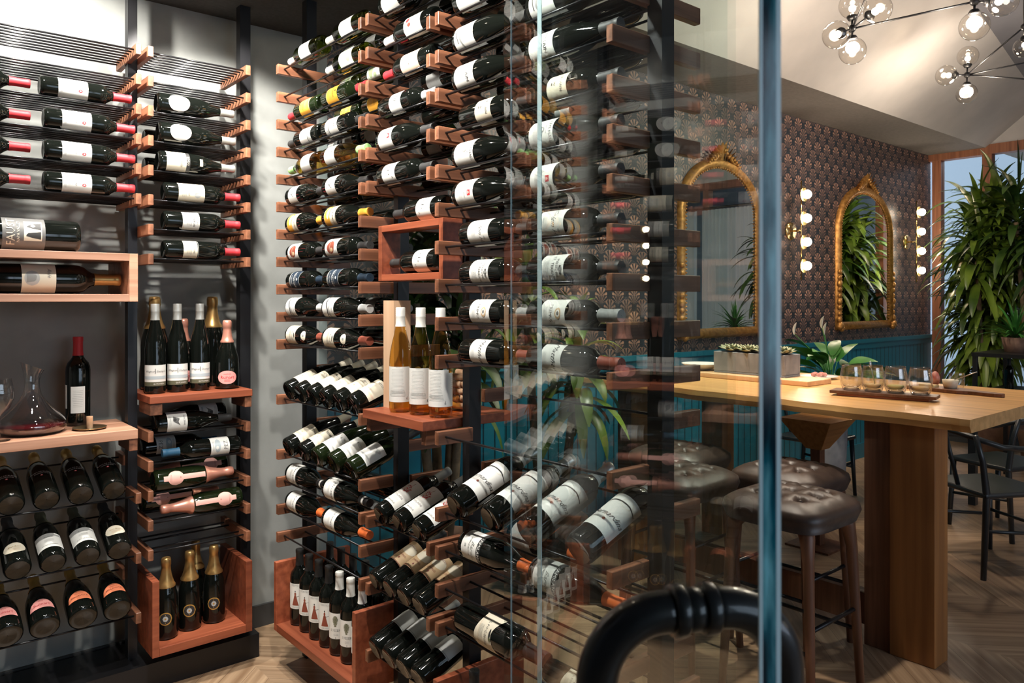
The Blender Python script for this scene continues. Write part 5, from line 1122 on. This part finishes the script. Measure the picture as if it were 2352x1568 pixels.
chandelier([(n3, [G(2223, 129, 5.6), G(2173, 173, 5.6), G(2220, 215, 5.6)]), (n4, [G(2354, 108, 5.3), G(2400, 50, 5.2)])], [(n3, n4), (n3, P(2420, 130, d=5.4)), (n3, P(2420, 186, d=5.3))],
           'black branching chandelier with clear globes farther over the table', [(n4, P(2352, -160, d=5.2))])
for p in (n1, n2, n3): point('chandelier_light', p+Vector((0, 0, -.16)), 42, WARM, .07)
# ------------------------------------------------------------------ plants by the window wall
def dracaena(loc, label, H, crowns, seed, mat, nl=60, ll=.55, pot='terracotta'):
    t = thing('dracaena', label, 'plant', loc); rr2 = random.Random(seed)
    MB().lathe([(.001, 0), (.15, 0), (.20, .34), (.21, .36), (.19, .36), (.18, .33), (.001, .33)], M[pot], 28, cap=False).build('pot', t)
    for (cx, cy, cz) in crowns:
        MB().tube([(cx*.2, cy*.2, .32), (cx*.6, cy*.6, cz*.5), (cx, cy, cz)], [.028, .024, .02], M['trunk'], 8).build('cane', t)
    mb = MB()
    for (cx, cy, cz) in crowns:
        for q in range(nl):
            a = q*2.4+rr2.uniform(-.3, .3); f = q/nl; el = R_(80-95*f+rr2.uniform(-12, 12))
            d_ = Vector((math.cos(a)*math.cos(el), math.sin(a)*math.cos(el), math.sin(el)))
            leaf(mb, (cx+rr2.uniform(-.02, .02), cy+rr2.uniform(-.02, .02), cz+.18*(1-f)-.25*f), d_, ll*rr2.uniform(.7, 1.1), .072*rr2.uniform(.8, 1.2), mat, 2.1*rr2.uniform(.7, 1.3), 9, .3)
    mb.build('foliage', t); return t
rq = random.Random(9)
cr = []
for zc in (2.24, 2.08, 1.86, 1.60, 1.34, 1.08): 
    for k in range(3): a = rq.uniform(0, 6.28); r_ = .06+.26*rq.random(); cr.append((r_*math.cos(a), r_*math.sin(a), zc+rq.uniform(-.1, .1)))
dracaena((8.40, 2.76, 0), 'tall bushy dracaena with long arching leaves in front of the window wall', 2.6, cr, 1, M['leaf'], 42)
cr2 = [(rq.uniform(-.25, .25), rq.uniform(-.25, .25), z) for z in (2.22, 2.02, 1.8)]
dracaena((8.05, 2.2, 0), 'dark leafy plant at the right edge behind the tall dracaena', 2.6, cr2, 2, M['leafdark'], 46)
cr3 = [(rq.uniform(-.16, .16), rq.uniform(-.16, .16), z) for z in (2.0, 1.75, 1.5, 1.25)]
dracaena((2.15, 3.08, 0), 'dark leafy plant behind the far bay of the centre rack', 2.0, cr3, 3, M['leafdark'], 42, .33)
cr4 = [(rq.uniform(-.12, .12), rq.uniform(-.12, .12), z) for z in (1.45, 1.15)]
dracaena((2.80, 3.02, 0), 'green potted plant beside the wainscot behind the narrow bay', 1.5, cr4, 4, M['leaf'], 40, .36)
# console shelf with small pot and bottle at the right
p = P(2330, 808, d=6.3)
t = thing('console_table', 'black console shelf by the window wall at the right edge', 'console', (p.x, p.y, 0))
MB().box(-.35, .40, -.30, .20, p.z-.03, p.z, M['black']).box(-.35, .40, -.30, .20, p.z-.34, p.z-.315, M['black']).build('boards', t)
for sx, sy in ((-.33, -.28), (.38, -.28), (-.33, .18), (.38, .18)): MB().box(sx-.015, sx+.015, sy-.015, sy+.015, 0, p.z-.03, M['black']).build('leg', t)
q = P(2332, 806, d=6.28)
t = thing('potted_fern', 'small spiky green plant in a brown clay pot on the console', 'plant', (q.x, q.y, p.z))
MB().lathe([(.001, 0), (.075, 0), (.10, .12), (.092, .12), (.088, .11), (.001, .11)], M['terracotta'], 24, cap=False).build('pot', t)
mb = MB(); rr3 = random.Random(8)
for k in range(60):
    a = k*2.4; el = R_(rr3.uniform(20, 85)); leaf(mb, (0, 0, .11), (math.cos(a)*math.cos(el), math.sin(a)*math.cos(el), math.sin(el)), rr3.uniform(.2, .38), .022, M['leafbright'], 1.0, 7, .3)
mb.build('foliage', t)
q = P(2318, 888, d=6.3)
bottle('plainback', (q.x, q.y, p.z-.3148), (0, 0, 1), (-1, 0, 0), 'dark round-shouldered bottle standing on the lower console board', None, .86)
# curtains on the window wall towards the viewer's side (they show in the mirror)
def curtain(y0, y1, lab):
    n_ = 90; mb = MB(); vs = []; fs = []
    for k in range(n_+1):
        y = y0+(y1-y0)*k/n_; x = .035*math.sin(k*.9)+.012*math.sin(k*2.3)
        vs += [(x, y, .05), (x*.7, y, 2.72)]
    for k in range(n_): fs.append((2*k, 2*k+2, 2*k+3, 2*k+1))
    mb.add(vs, fs, M['curtain'], True); o = mb.build('curtain'); o.location = (8.72, 0, 0); tag(o, lab, 'curtain', 'white curtains')
    
curtain(-.95, .55, 'white pleated curtain at the window, left one in the mirror'); curtain(.62, 1.42, 'white pleated curtain at the window, right one in the mirror')
tag(MB().tube([(8.72, -1.1, 2.745), (8.72, 1.5, 2.745)], .014, M['black'], 10).build('curtain_rod'), 'black curtain rod above the white curtains', 'curtain rod')
